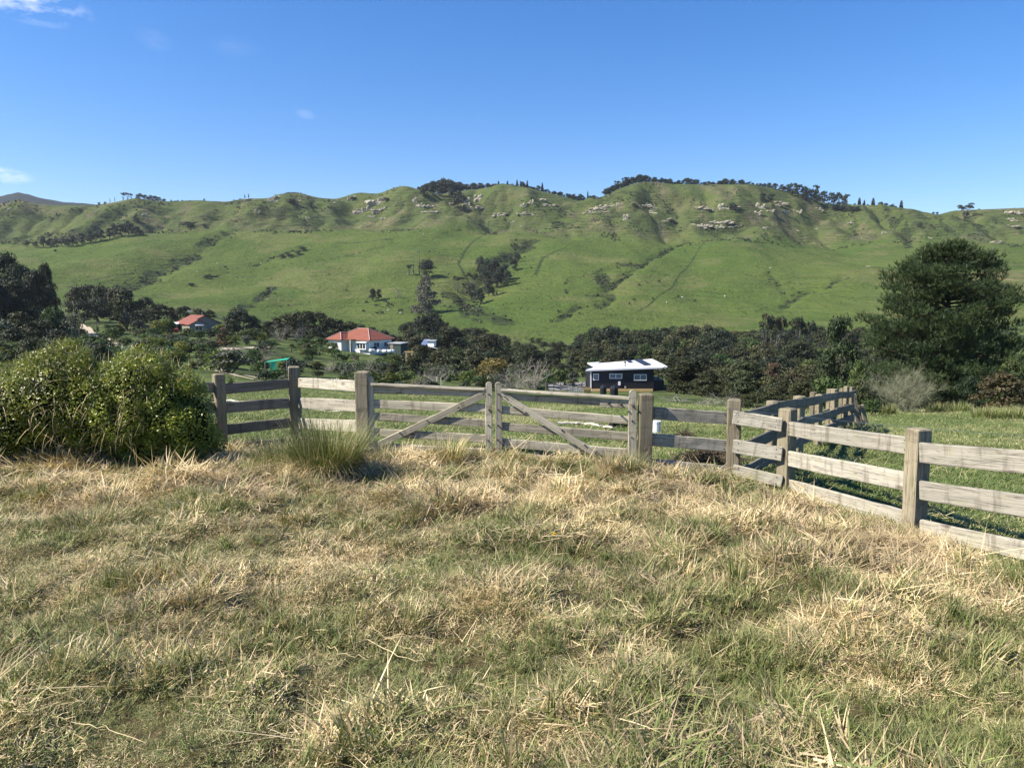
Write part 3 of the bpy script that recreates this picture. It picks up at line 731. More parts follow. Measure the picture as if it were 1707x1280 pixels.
def r_of(seed): return np.random.default_rng(seed)
def dome_lobes(R, k, z0, z1, rx, lr):
    out = []
    for i in range(k):
        t = R.uniform(0, 1); a = R.uniform(0, 2 * math.pi); z = z0 + (z1 - z0) * t ** .8
        rr = rx * math.sqrt(max(.05, 1 - (t ** 2.0))) * math.sqrt(R.uniform(.15, 1))
        s = lr * R.uniform(.7, 1.25)
        out.append(((rr * math.cos(a), rr * math.sin(a), z), (s * 1.15, s * 1.15, s * .8)))
    out.append(((0, 0, z1 - lr * .3), (lr, lr, lr * .7))); return out
def stems(R, lobes, k, r, mat, z0=0.0):
    parts = []
    for i in range(k):
        c = lobes[i % len(lobes)][0]; b = (R.normal(0, .03), R.normal(0, .03), z0)
        parts.append(limb(b, c, r, r * .3, R))
    V, Fs = cat_mesh(parts); return mesh_np('trunk', V, Fs, mat, {'tint': R.uniform(0, 1, len(V))}, True)
VAR = {}
def variant(kind, fn, n):
    VAR[kind] = [fn(r_of(abs(hash_(kind)) % 9973 + 31 * i)) for i in range(n)]
def hash_(s): return sum((i + 1) * ord(c) * 131 for i, c in enumerate(s))
def f_round(mat, k=24, z0=.10, z1=.86, rx=.36, lr=.18, n=2300, ls=.032, bark=BARK, shell=.25):
    def f(R):
        L = dome_lobes(R, k, z0, z1, rx, lr); return {'trunk': stems(R, L, 4, .028, bark), 'crown': crown('crown', L, n, ls, mat, R, .62, shell)}
    return f
def f_shrub(mat, n=1200, ls=.045, lr=.26):
    return f_round(mat, 12, .16, .78, .40, lr, n, ls)
def f_cone(mat, n=1100, rb=.26, z0=.06, L=.075, w=.008, bark=BARK):
    def f(R):
        h = 1 - np.sqrt(R.uniform(0, 1, n)) * (1 - z0); a = R.uniform(0, 2 * math.pi, n)
        lumps = .72 + .5 * vnoise(a * 2.2 + 3, h * 9, int(R.integers(99)))
        r = rb * (1 - h) ** .58 * np.sqrt(R.uniform(.25, 1, n)) * (lumps * 1.5 - .45 if bark is BARKG else lumps)
        C = np.stack([r * np.cos(a), r * np.sin(a), h - .06 * r / rb], 1); D = np.stack([np.cos(a), np.sin(a), .55 + 0 * a], 1)
        cr = needles('crown', C, D, L, w, 7, mat, R)
        V, Fs = cat_mesh([limb((0, 0, 0), (0, 0, .97), .03, .004, R, 6, .01)] + [limb((0, 0, z), (rb * (1 - z) * .8 * math.cos(t), rb * (1 - z) * .8 * math.sin(t), z + .02), .009, .003, R, 4) for z, t in zip(R.uniform(.1, .8, 14), R.uniform(0, 6.3, 14))])
        return {'trunk': mesh_np('trunk', V, Fs, bark, None, True), 'crown': cr}
    return f
def f_lobecone(mat):
    def f(R):
        L = []
        for z in np.linspace(.06, .93, 64):
            a = R.uniform(0, 6.28); r = .40 * (1.02 - z) ** .7 * R.uniform(.55, 1.1); s = .15 * (1.15 - z * .6) * R.uniform(.75, 1.2)
            L.append(((r * math.cos(a), r * math.sin(a), z + R.normal(0, .02)), (s * 1.25, s * 1.25, s * .6)))
        return {'trunk': stems(R, L, 8, .022, BARKG), 'crown': crown('crown', L, 4200, .026, mat, R)}
    return f
def f_spire(mat):
    def f(R):
        L = [((R.normal(0, .05), R.normal(0, .05), z), (.15 * (1.15 - z), .15 * (1.15 - z), .10)) for z in np.linspace(.3, .93, 9)]
        return {'trunk': stems(R, L, 3, .03, BARK), 'crown': crown('crown', L, 520, .045, mat, R)}
    return f
def f_umbrella(mat):
    def f(R):
        L = [((R.normal(.05, .26), R.normal(0, .24), R.uniform(.68, .88)), (.17, .17, .09)) for _ in range(10)]
        return {'trunk': stems(R, L, 6, .028, BARKG), 'crown': crown('crown', L, 900, .04, mat, R)}
    return f
def twig_mesh(R, n_main, mat, gen=3, spread=.75, z_up=.9, r0=.022, kids=5):
    parts = []
    def grow(p, d, L, r, g):
        m = 4; pts = [p]; dd = d.copy()
        for i in range(m): dd = unit(dd + R.normal(0, .22, 3) + np.array([0, 0, .05])); pts.append(pts[-1] + dd * L / m)
        parts.append(tube(pts, np.linspace(r, r * .45, m + 1), 3 if g < gen else 5, False))
        if g > 0:
            for _ in range(kids):
                i = R.integers(1, m + 1); nd = unit(dd + R.normal(0, .7, 3)); grow(pts[i], nd, L * R.uniform(.4, .68), r * .5, g - 1)
    for i in range(n_main):
        a = 2 * math.pi * i / n_main + R.normal(0, .3); d = unit(np.array([math.cos(a) * spread, math.sin(a) * spread, z_up * R.uniform(.5, 1.2)]))
        grow(np.array([R.normal(0, .02), R.normal(0, .02), 0.0]), d, R.uniform(.4, .55), r0, gen)
    V, Fs = cat_mesh(parts); V[:, 2] = np.maximum(V[:, 2], 0); V = V / V[:, 2].max()
    return V, Fs
def f_bare(mat, n=7, spread=.7, gen=3, r0=.012, kids=5, up=.9):
    def f(R):
        V, Fs = twig_mesh(R, n, mat, gen, spread, up, r0, kids)
        return {'branches': mesh_np('branches', V, Fs, mat, {'tint': fbm(V[:, 0] * 9, V[:, 2] * 9, 5, 2)})}
    return f
def blades(base, az, tilt, L, w, curl, R, nseg=3):
    """curved tapering blades; returns V, tris, blade index per vertex"""
    n = len(base); h = np.stack([np.cos(az), np.sin(az), 0 * az], 1); s = np.stack([-np.sin(az), np.cos(az), 0 * az], 1)
    up = np.array([0, 0, 1.0]); p = base.copy(); rows = []
    for i in range(nseg + 1):
        f = i / nseg; wd = w * (1 - f ** 1.8) if i < nseg else w * 0
        tw = R.normal(0, .25, (n, 1)) * f
        if i < nseg: sv = unit(s + h * tw); rows += [p - sv * wd[:, None], p + sv * wd[:, None]]
        else: rows += [p]
        th = tilt + curl * f; p = p + (L / nseg)[:, None] * (np.cos(th)[:, None] * up + np.sin(th)[:, None] * h)
    V = np.stack(rows, 1); k = V.shape[1]; V = V.reshape(-1, 3)
    tri = []
    for i in range(nseg - 1): a = 2 * i; tri += [(a, a + 1, a + 3), (a, a + 3, a + 2)]
    tri.append((2 * nseg - 2, 2 * nseg - 1, 2 * nseg))
    T = (np.arange(n)[:, None, None] * k + np.array(tri)[None]).reshape(-1, 3)
    return V, T, np.repeat(np.arange(n), k)
def f_flax(mat, n=70):
    def f(R):
        base = np.c_[R.normal(0, .06, (n, 2)), np.zeros(n)]
        V, T, bi = blades(base, R.uniform(0, 6.28, n), R.uniform(.05, .6, n), R.uniform(.7, 1.15, n), R.uniform(.018, .032, n), R.uniform(.1, 1.1, n), R)
        return {'leaves': mesh_np('leaves', V, [T], mat, {'tint': R.uniform(0, 1, n)[bi]})}
    return f
def f_cabbage(mat):
    def f(R):
        heads = [(R.normal(0, .14), R.normal(0, .14), R.uniform(.62, .84)) for _ in range(5)]; Vs = []; tt = []
        for hx in heads:
            n = 90; d = unit(R.normal(0, 1, (n, 3))); az = np.arctan2(d[:, 1], d[:, 0]); tl = np.arccos(np.clip(d[:, 2], -.6, 1))
            V, T, bi = blades(np.tile(hx, (n, 1)), az, tl, R.uniform(.14, .21, n), np.full(n, .006), R.uniform(.1, .5, n), R); Vs.append((V, [T])); tt.append(R.uniform(0, 1, n)[bi])
        V, Fs = cat_mesh(Vs); tr = cat_mesh([limb((0, 0, 0), (0, 0, .45), .03, .024, R)] + [limb((0, 0, .42), h, .022, .014, R) for h in heads])
        return {'trunk': mesh_np('trunk', tr[0], tr[1], BARKG), 'crown': mesh_np('crown', V, Fs, mat, {'tint': np.concatenate(tt)})}
    return f
variant('kanuka', f_round(L_KAN), 6); variant('kanuka2', f_round(L_KAN2, bark=BARKG), 4); variant('tall', f_round(L_KAN2, 16, .42, .88, .30, .15, 1700, .03, BARKG), 3); variant('fresh', f_round(L_GREEN, 22, .12, .86, .36, .17, 2300, .03), 2)
variant('dark', f_round(L_DARK, 20, .16, .84, .34, .2, 2000, .034), 4)
variant('ridge', f_round(L_DARK, 14, .14, .84, .36, .2, 640, .055), 5)
variant('big', f_round(L_DARK, 44, .05, .88, .42, .15, 9000, .018), 3)
variant('shrub', f_shrub(L_GREEN), 4); variant('lime', f_shrub(L_LIME), 3); variant('grey', f_shrub(L_GREY), 3)
variant('darkshrub', f_shrub(L_DARK, 700, .055), 3)
variant('gold', f_shrub(L_GOLD), 2); variant('brown', f_round(L_BROWN, 30, .08, .86, .38, .15, 3000, .032), 2); variant('broad', f_round(L_GREEN, 18, .22, .86, .38, .17, 2400, .026), 3)
variant('cone', f_cone(L_CON, 900), 3); variant('cypress', f_cone(L_CON, 2600, .34, .02, .06, .006), 1); variant('greycone', f_lobecone(L_CONG), 2)
variant('spire', f_spire(L_DARK), 3); variant('umbrella', f_umbrella(L_KAN), 3)
variant('bare', f_bare(TWIG, 7, .6, 3, .010, 4), 3); variant('flax', f_flax(L_FLAX), 2); variant('cabbage', f_cabbage(L_GREEN), 2)
_vc = {}
def plant(kind, loc, h, w, name, label, cat, group=None, rz=None, sink=.03):
    i = _vc.get(kind, 0); _vc[kind] = i + 1
    parts = VAR[kind][i % len(VAR[kind])]
    t = thing(name, label, cat, (loc[0], loc[1], loc[2] - sink * h), random.uniform(0, 6.28) if rz is None else rz, group)
    for pn, me in parts.items(): link(pn, me, t, scale=(w, w, h))
    return t
def plant_px(kind, px, ytop, wpx, name, label, cat, group=None, Y=None, ybase=None, wn_=.95, **kw):
    g = G(px, ybase) if Y is None else ground_px(px, Y, ytop)
    top = P(px, ytop, g.y); g = Vector((top.x, g.y, zg(top.x, g.y)))
    h = max(top.z - g.z, .3); w = wpx * g.y / F / wn_
    if kind in ('kanuka', 'kanuka2', 'tall', 'fresh', 'ridge', 'dark', 'big', 'broad', 'brown', 'gold'): w = min(w, 1.2 * h)
    return plant(kind, g, h, w, name, label, cat, group, **kw)
# ------------------------------------------------------------------ hillside: rocks, trees, cattle
ROCK = None
k = NT('limestone'); co = k.pos(); n1 = k.noise(co, .5, 6, .7); n2 = k.noise(k.pos((.15, .15, 1.2)), 1.0, 4, .6)
c = k.mix(k.ramp(n1, .4, .65), (.40, .365, .285), (.22, .20, .15)); c = k.mix(k.math('MULTIPLY', k.ramp(n2, .55, .7), .7), c, (.16, .15, .11))
ROCK = k.fin(c, .9, .15, n1, .6, .6)
def rock_mesh(R, w, h):
    parts = []
    for i in range(R.integers(9, 15)):
        bm = bmesh.new(); bmesh.ops.create_icosphere(bm, subdivisions=2, radius=1)
        s = R.uniform(.07, .20); c = np.array([R.uniform(-.5, .5) * w, R.uniform(.0, .3) * w * .4, R.uniform(-.5, .35) * h]); o = R.uniform(0, 50)
        V = np.array([v.co for v in bm.verts]); Fx = np.array([[v.index for v in f.verts] for f in bm.faces]); bm.free()
        d = np.array([mnoise.noise(Vector(v * 1.3) + Vector((o, o, 0))) for v in V]); d2 = np.array([mnoise.noise(Vector(v * 3.7) + Vector((0, o, o))) for v in V])
        V = V * (1 + .45 * d + .22 * d2)[:, None]; V = np.sign(V) * np.abs(V) ** .8
        parts.append((V * (s * w, s * w * .7, max(s, .16) * h * 1.2) + c, [Fx]))
    V0, F0 = parts[0]; ctr = V0.mean(0); parts.append(((V0 - ctr) / np.abs(V0 - ctr).max(0) * (w * .56, w * .1, h * .22) + (0, w * .06, -h * .12), F0))
    V, Fs = cat_mesh(parts); return mesh_np('rock_outcrop', V, Fs, ROCK)
rocks = [(632, 340, 32, 13), (608, 352, 18, 9), (595, 358, 10, 7), (690, 338, 7, 10), (775, 338, 13, 12), (800, 334, 12, 13), (702, 345, 9, 9), (752, 342, 7, 6),
         (884, 340, 9, 10), (872, 345, 9, 6), (995, 349, 15, 9), (1017, 345, 13, 7), (1032, 344, 7, 6), (1043, 367, 7, 12), (1080, 343, 9, 4), (1088, 346, 5, 5),
         (1165, 378, 17, 9), (1205, 348, 13, 11), (1170, 348, 18, 4), (1202, 380, 13, 6), (1268, 347, 14, 13), (1300, 340, 22, 6), (1262, 357, 11, 6), (1690, 357, 20, 7),
         (1420, 373, 9, 4), (1475, 390, 6, 4), (458, 334, 13, 8), (428, 356, 8, 7), (515, 366, 7, 4), (240, 362, 7, 8), (18, 350, 7, 5), (1660, 405, 16, 4), (587, 333, 12, 8),
         (620, 362, 9, 5), (640, 366, 8, 4), (560, 340, 6, 4), (1275, 382, 8, 4), (1330, 385, 5, 3), (1360, 383, 5, 3), (855, 372, 6, 4), (870, 378, 5, 3), (1550, 398, 5, 3), (1448, 445, 5, 3)]
_R = r_of(91)
for cx_, cy_, n_ in ((630, 350, 7), (700, 345, 5), (785, 345, 6), (885, 345, 3), (1010, 352, 8), (1070, 352, 5), (1190, 352, 7), (1190, 378, 7), (1285, 350, 6), (1340, 350, 4), (455, 340, 3), (1670, 370, 5), (1100, 372, 4), (845, 360, 4)):
    for _ in range((n_ + 1) // 2): rocks.append((cx_ + _R.normal(0, 18), cy_ + _R.normal(0, 5), _R.uniform(8, 22), _R.uniform(3, 6)))
spec = {0: 'broad pale limestone face below the second grassy knoll', 16: 'bright limestone scar low on the bluff above the right-hand spur', 20: 'blocky limestone tor beside two dark ridge shrubs',
        23: 'stepped limestone ledge near the lone umbrella tree', 32: 'rounded grey boulder perched under the grassy saddle', 5: 'tall split limestone crag under the ridge wood'}
for i, (px, py, w, h) in enumerate(rocks):
    w, h = w * 1.25, h * 1.15
    g = G(px, py); m = g.y / F
    o = link('rock_outcrop', rock_mesh(r_of(500 + i), w * m, h * m), None, (g.x, g.y - .05 * w * m, g.z + .1 * h * m), (0, 0, -math.atan2(g.x, g.y) * .6))
    if i in spec: tag(o, spec[i], 'rock')
    else:
        wh = 'under the left grassy knolls' if px < 520 else 'below the second grassy knoll' if px < 730 else 'under the ridge wood' if px < 935 else 'on the central bluff' if px < 1140 else 'around the tor with two dark trees' if px < 1400 else 'on the bare right-hand hill'
        lb = ('broad' if w > 12 else 'small' if w > 7 else 'tiny') + ' pale limestone outcrop ' + wh; tag(o, lb, 'rock', lb)

RL = 'dark native tree of the wood along the ridge top'; RG = 'trees along the ridge top'
def ridge(kind, px, yt, w, lab=RL, grp=RG, dy=4, cat='tree', name='ridge_tree'):
    return plant_px(kind, px, yt, w, name, lab, cat, grp, Y=ridgeY(px) + dy)
for px, yt, w in ((205, 321, 9), (212, 320, 9), (219, 323, 8)): ridge('umbrella', px, yt, w, 'open-crowned tree in the small clump on the left knoll', 'clump on the left knoll')
for px, yt, w in ((183, 330, 4), (191, 328, 4)): ridge('spire', px, yt, w, 'slim tree beside the small clump on the left knoll', 'slim trees left knoll')
for px, yt, w in ((165, 337, 12), (175, 336, 12), (232, 322, 13), (241, 324, 12), (250, 324, 15), (258, 326, 14), (265, 328, 12), (273, 331, 9), (285, 333, 7), (297, 333, 8), (340, 331, 5)):
    ridge('ridge', px, yt, w, 'low dark tree strung along the crest of the left knoll', 'trees behind the left knoll', dy=12)
for px, yt in ((408, 324), (414, 323)): ridge('spire', px, yt, 7, 'small paired tree alone on the bare skyline', 'pair on bare skyline', dy=0)
wood = [(702, 311, 14), (712, 304, 16), (722, 300, 16), (732, 299, 14), (740, 295, 15), (750, 297, 16), (760, 302, 16), (768, 303, 14), (778, 306, 14), (790, 304, 14), (800, 304, 12), (812, 305, 14),
        (822, 306, 10), (846, 307, 9), (862, 306, 9), (874, 306, 8), (890, 311, 8), (915, 318, 8), (924, 318, 10), (935, 319, 9), (946, 322, 8), (957, 322, 10), (968, 323, 12), (990, 325, 9),
        (1013, 312, 12), (1023, 308, 14), (1035, 303, 13), (1045, 297, 14), (1055, 294, 15), (1065, 290, 16), (1077, 291, 15), (1090, 294, 15), (1103, 296, 15), (1117, 297, 15), (1131, 300, 14),
        (1147, 296, 13), (1160, 298, 14), (1174, 303, 12), (1188, 303, 10), (1200, 301, 10), (1210, 297, 12), (1222, 297, 13), (1236, 299, 11), (1255, 305, 9), (1268, 305, 9), (1282, 304, 12)]
for i, (px, yt, w) in enumerate(wood):
    ridge('ridge', px, yt, w * 1.25, dy=8)
    for q in range(2): ridge('ridge', px + random.uniform(-7, 7), yt + random.uniform(.5, 4), w * 1.1, dy=random.uniform(-2, 22))
_R = r_of(97); _sx, _sy = zip(*SKYL)
for a_, b_ in ((698, 830), (838, 996), (1012, 1300), (1300, 1420), (1425, 1512)):
    q = a_
    while q < b_:
        ridge('darkshrub' if _R.uniform() < .5 else 'ridge', q, float(np.interp(q, _sx, _sy)) - _R.gamma(3, 1.1) - 1.2, _R.uniform(7, 13), 'low wind-clipped bush filling the ridge-top scrub', 'ridge-top scrub bushes', dy=_R.uniform(0, 14), cat='shrub', name='ridge_shrub'); q += _R.uniform(4, 9)
for px, yt in ((706, 316), (720, 312), (735, 315), (745, 310), (755, 318), (765, 322), (772, 328), (762, 334)):
    plant_px('ridge', px, yt - 4, 17, 'ridge_tree', 'dark tree filling the gully mouth below the ridge wood', 'tree', 'gully mouth trees', ybase=yt + 12)
for px, yt, w in ((831, 301, 6), (846, 301, 6), (862, 299, 6), (868, 301, 6), (879, 300, 6), (904, 304, 7), (980, 318, 5), (1433, 329, 9), (1441, 333, 6), (1456, 329, 10), (1503, 333, 10)):
    ridge('cone', px, yt, w * 1.2, 'pointed conifer standing up from the ridge skyline', 'ridge conifers')
for px, yt, w in ((1030, 300, 10), (1043, 293, 9), (1325, 303, 9), (1362, 306, 8), (1412, 321, 8)): ridge('umbrella', px, yt, w, 'flat-topped emergent tree above the ridge wood', 'emergents', dy=6)
for px, yt, yb, w in ((1292, 305, 316, 16), (1304, 306, 318, 16), (1316, 306, 321, 18), (1330, 306, 326, 18), (1343, 310, 330, 18), (1353, 314, 333, 16), (1362, 312, 334, 16), (1374, 317, 338, 16), (1386, 319, 340, 15), (1397, 320, 341, 15), (1407, 325, 343, 12),
                      (1322, 316, 328, 14), (1340, 322, 336, 14), (1362, 326, 339, 14)):
    plant_px('ridge', px, yt, w * 1.1, 'ridge_tree', 'dark tree in the patch spilling over the right-hand crest', 'tree', 'crest patch', ybase=yb)
for px in (1388, 1395, 1402, 1409, 1416, 1423, 1430): plant_px('darkshrub', px, 339 + (px - 1388) * .09, 12, 'hedge_shrub', 'dark shrub in the short hedge row under the crest', 'shrub', 'short hedge row', ybase=351 + (px - 1388) * .05)
for px, yt, w in ((1468, 336, 12), (1478, 338, 13), (1489, 339, 13), (1516, 351, 10), (1546, 354, 10), (1556, 353, 9), (1563, 353, 8)): ridge('ridge', px, yt, w, 'low wind-cut tree along the falling right-hand ridge', 'right ridge trees', dy=2)
plant_px('umbrella', 1607, 338, 26, 'umbrella_tree', 'lone flat-crowned tree with a pale trunk on the bare right-hand hill', 'tree', ybase=364)
plant_px('ridge', 1534, 369, 9, 'hillside_tree', 'lone small round tree on the right-hand hollow', 'tree', ybase=380)
for px, yt, yb, w in ((1271, 321, 336, 15), (1286, 322, 338, 17)): plant_px('ridge', px, yt, w, 'hillside_tree', 'round dark tree standing on the limestone tor', 'tree', 'two trees on the tor', ybase=yb)
for lab, px, yt, yb, w in (('single dark shrub right of the central bluff', 1221, 337, 350, 17), ('small dark shrub on the middle of the bluff', 1057, 337, 347, 11), ('dark shrub capping the left grassy knob', 461, 327, 333, 10),
                           ('large dark shrub on the shoulder of the grassy knob', 487, 330, 341, 20), ('dark shrub above the grey boulder', 588, 327, 334, 12), ('shrub above the broad limestone face', 643, 329, 336, 14),
                           ('wind-clipped bush on the left hillside path', 340, 372, 381, 10), ('wide flat bush on the left hillside', 313, 368, 377, 18), ('tiny round shrub alone in the left paddock', 92, 415, 421, 5), ('shrub by the limestone crag', 773, 341, 354, 9)):
    plant_px('darkshrub', px, yt, w, 'hill_shrub', lab, 'shrub', ybase=yb)
for px, yt, yb, w in ((45, 401, 412, 11), (58, 402, 413, 12), (72, 391, 414, 13), (84, 396, 413, 12), (93, 396, 413, 14), (103, 395, 412, 14), (113, 396, 412, 12), (121, 390, 411, 15), (135, 387, 408, 15), (149, 390, 406, 14), (158, 388, 404, 13),
                      (166, 381, 402, 16), (181, 378, 399, 13), (189, 371, 396, 14), (202, 371, 395, 19), (214, 367, 392, 15), (225, 376, 393, 18), (226, 357, 374, 12), (236, 384, 393, 12)):
    plant_px('ridge', px, yt, w * 1.15, 'hillside_tree', 'dark tree in the long row slanting up the left hillside', 'tree', 'tree row on the left hillside', ybase=yb)
# trees of the middle slope
plant_px('greycone', 709, 456, 50, 'conifer', 'large grey-green conifer with skirts to the ground on the open slope', 'tree', ybase=522)
plant_px('dark', 712, 430, 34, 'hillside_tree', 'dark spreading tree directly above the grey conifer', 'tree', ybase=464)
plant_px('umbrella', 681, 440, 18, 'hillside_tree', 'small spreading tree beside the dead trunks', 'tree', ybase=459)
for px, yt, yb, lab in ((689, 423, 458, 'bare dead trunk with broken top on the slope'), (699, 412, 458, 'taller bare dead trunk with side stubs on the slope')):
    g = G(px, yb); h = P(px, yt, g.y).z - g.z; R = r_of(px)
    t = thing('dead_tree', lab, 'dead tree', g)
    V, Fs = limb((0, 0, -.3), (0, 0, h), .5, .16, R, 6, .006); link('trunk', mesh_np('trunk', V, Fs, BARKG), t)
    for z in R.uniform(.3, .9, 7):
        a = R.uniform(0, 6.28); V, Fs = limb((0, 0, z * h), (math.cos(a) * h * .13, math.sin(a) * h * .13, z * h + h * .06), .12, .04, R, 4)
        link('branch', mesh_np('branch', V, Fs, BARKG), t)
for px, yt, w in ((621, 478, 14), (631, 479, 12)): plant_px('dark', px, yt, w, 'hillside_tree', 'one of two small round trees standing together in open pasture', 'tree', 'two trees in pasture', ybase=503 if px < 625 else 501)
plant_px('bare', 665, 476, 16, 'bare_tree', 'small leafless tree alone in the pasture', 'tree', ybase=497)
for px, yt, yb, w in ((800, 424, 462, 18), (812, 430, 466, 22), (822, 428, 470, 26), (835, 440, 474, 24), (845, 448, 476, 16), (806, 440, 470, 18), (828, 450, 480, 22), (840, 436, 468, 20), (856, 432, 452, 14), (862, 420, 438, 12), (815, 462, 494, 20), (800, 476, 508, 16), (786, 470, 500, 16)):
    plant_px('dark', px, yt, w, 'gully_tree', 'dense dark tree in the grove at the head of the gully', 'tree', 'gully grove', ybase=yb)
for px, yt, yb, w in ((762, 457, 488, 18), (775, 470, 488, 14), (790, 452, 492, 24), (828, 474, 492, 14)):
    plant_px('umbrella', px, yt, w, 'gully_tree', 'leaning open-crowned tree with a pale trunk on the gully bank', 'tree', 'gully bank trees', ybase=yb)
for px, yb in ((505, 418), (498, 424), (470, 430), (480, 428), (318, 478), (345, 464)): plant_px('darkshrub', px, yb - 7, 12, 'hill_shrub', 'low dark shrub by a wet hollow on the left slope', 'shrub', 'wet hollow shrubs', ybase=yb)
# rough rushes and scrub in the gullies
R = r_of(77); QX, QS = [], []
for pts, r, d, s in _gp:
    L = np.hypot(*np.diff(pts, axis=0).T); n = int(L.sum() * r * .17 * s)
    i = R.choice(len(L), n, p=L / L.sum()); q = pts[i] + (pts[i + 1] - pts[i]) * R.uniform(0, 1, (n, 1)) + R.normal(0, r * .8, (n, 2))
    keep = fbm(q[:, 0] / 7, q[:, 1] / 9, 75, 3) > .42; QX.append(q[keep]); QS.append(R.uniform(.4, 1.4, keep.sum()))
n = 60000; u_ = R.uniform(-.72, .72, n); q = np.c_[u_ * 1.0, R.uniform(700, 895, n) + warpn(u_)]; q[:, 0] *= q[:, 1]
keep = fbm(q[:, 0] / 30, q[:, 1] / 24, 73, 4) > .60; QX.append(q[keep][:2600]); QS.append(R.uniform(.3, 1.0, min(2600, keep.sum())))
q, s_ = np.concatenate(QX), np.concatenate(QS); m = 8; n = len(q)
dd = unit(R.normal(0, 1, (n, m, 3))); dd[..., 2] = np.abs(dd[..., 2]); zq = zfun(q[:, 0], q[:, 1])
C = (np.c_[q, zq][:, None, :] + dd * (s_[:, None, None] * np.array([1, 1, .8]))).reshape(-1, 3); N = dd.reshape(-1, 3); lt = np.repeat(R.uniform(0, 1, n), m)
V, Q = leaf_quads(C, N, .75, R, .6)
o = link('gully_scrub', mesh_np('gully_scrub', V, [Q], L_KAN, {'tint': np.repeat(lt, 4)}))
tag(o, 'rough dark scrub and rushes lining the hillside gullies', 'scrub', kind='stuff')

# cattle
COWM = [m_plain('black_hide', (.018, .016, .015), .7, .2), m_plain('brown_hide', (.09, .045, .025), .7, .2), m_plain('pale_fleece', (.55, .52, .46), .9, .1)]
def cow_mesh(mat, graze=True):
    hd = (1.12, 0, .42) if graze else (1.2, 0, 1.4)
    vs = [((0, 0, 1.0), .33), ((.55, 0, 1.02), .30), ((-.55, 0, 1.02), .31), ((-.8, 0, 1.05), .22), ((.85, 0, 1.05), .2), (hd, .12), ((hd[0] + .26, 0, hd[2] - .16), .075),
          ((.5, .2, .75), .12), ((.5, .2, .4), .07), ((.5, .2, 0), .055), ((.5, -.2, .75), .12), ((.48, -.2, .4), .07), ((.46, -.2, 0), .055),
          ((-.62, .2, .75), .15), ((-.70, .2, .42), .075), ((-.64, .2, 0), .055), ((-.62, -.2, .75), .15), ((-.70, -.2, .42), .075), ((-.68, -.2, 0), .055), ((-.98, 0, .95), .04), ((-1.02, 0, .45), .03)]
    es = [(0, 1), (0, 2), (2, 3), (1, 4), (4, 5), (5, 6), (1, 7), (7, 8), (8, 9), (1, 10), (10, 11), (11, 12), (2, 13), (13, 14), (14, 15), (2, 16), (16, 17), (17, 18), (3, 19), (19, 20)]
    me = bpy.data.meshes.new('cow'); me.from_pydata([v for v, _ in vs], es, [])
    o = bpy.data.objects.new('cow_tmp', me); COL.objects.link(o)
    o.modifiers.new('s', 'SKIN'); o.modifiers.new('d', 'SUBSURF').levels = 1
    sv = me.skin_vertices[0].data
    for i, (_, r) in enumerate(vs): sv[i].radius = (r, r * (1.15 if i < 4 else 1)); sv[i].use_root = (i == 0)
    dg = bpy.context.evaluated_depsgraph_get(); out = bpy.data.meshes.new_from_object(o.evaluated_get(dg)); bpy.data.objects.remove(o)
    out.name = 'cow'; out.materials.clear(); out.materials.append(mat)
    return out
CM = [cow_mesh(COWM[0]), cow_mesh(COWM[0], False), cow_mesh(COWM[1])]
cows = [(611, 506), (629, 525), (637, 524), (646, 512), (653, 510), (648, 509), (627, 512), (665, 520), (669, 519), (643, 505), (606, 521), (750, 514), (768, 518), (577, 486), (885, 448), (943, 474), (945, 469), (943, 486), (944, 491),
        (1099, 472), (1088, 500), (1057, 502), (1049, 508), (1131, 496), (1158, 504), (1078, 473), (1065, 477), (763, 385), (767, 385), (376, 448), (349, 462), (363, 463)]
for i, (px, py) in enumerate(cows):
    g = G(px, py); br = i in (16, 25, 26)
    o = link('cow', CM[2] if br else CM[i % 2], None, (g.x, g.y, g.z - .03), (0, 0, random.uniform(0, 6.28)), (1.15,) * 3)
    tag(o, 'brown cow grazing on the open hillside' if br else 'black cow grazing on the open hillside', 'cow', 'brown cattle' if br else 'black cattle')
for i, (px, py) in enumerate([(1111, 506), (647, 519), (700, 492), (668, 523), (435, 440), (362, 440), (329, 454), (338, 463), (706, 391), (1208, 495), (1137, 497), (1284, 448), (1436, 398), (1470, 390)]):
    g = G(px, py); o = link('sheep', CM[0].copy(), None, (g.x, g.y, g.z - .02), (0, 0, random.uniform(0, 6.28)), (.72, .8, .66)); o.data.materials[0] = COWM[2]; o.data.name = 'sheep'
    tag(o, 'pale sheep dotted on the green hillside', 'sheep', 'sheep on the hill')
# stock fence posts up the spur are too fine to see; one marker pole stands on the middle spur
g = G(997, 440); t = thing('marker_pole', 'thin pole standing alone on the middle spur', 'pole', g)
V, Fs = limb((0, 0, -.3), (0, 0, 7), .18, .1, r_of(3), 6, .004); link('pole', mesh_np('pole', V, Fs, BARK), t); box('crossarm', (1.4, .12, .14), (0, 0, 6.2), BARK, t)
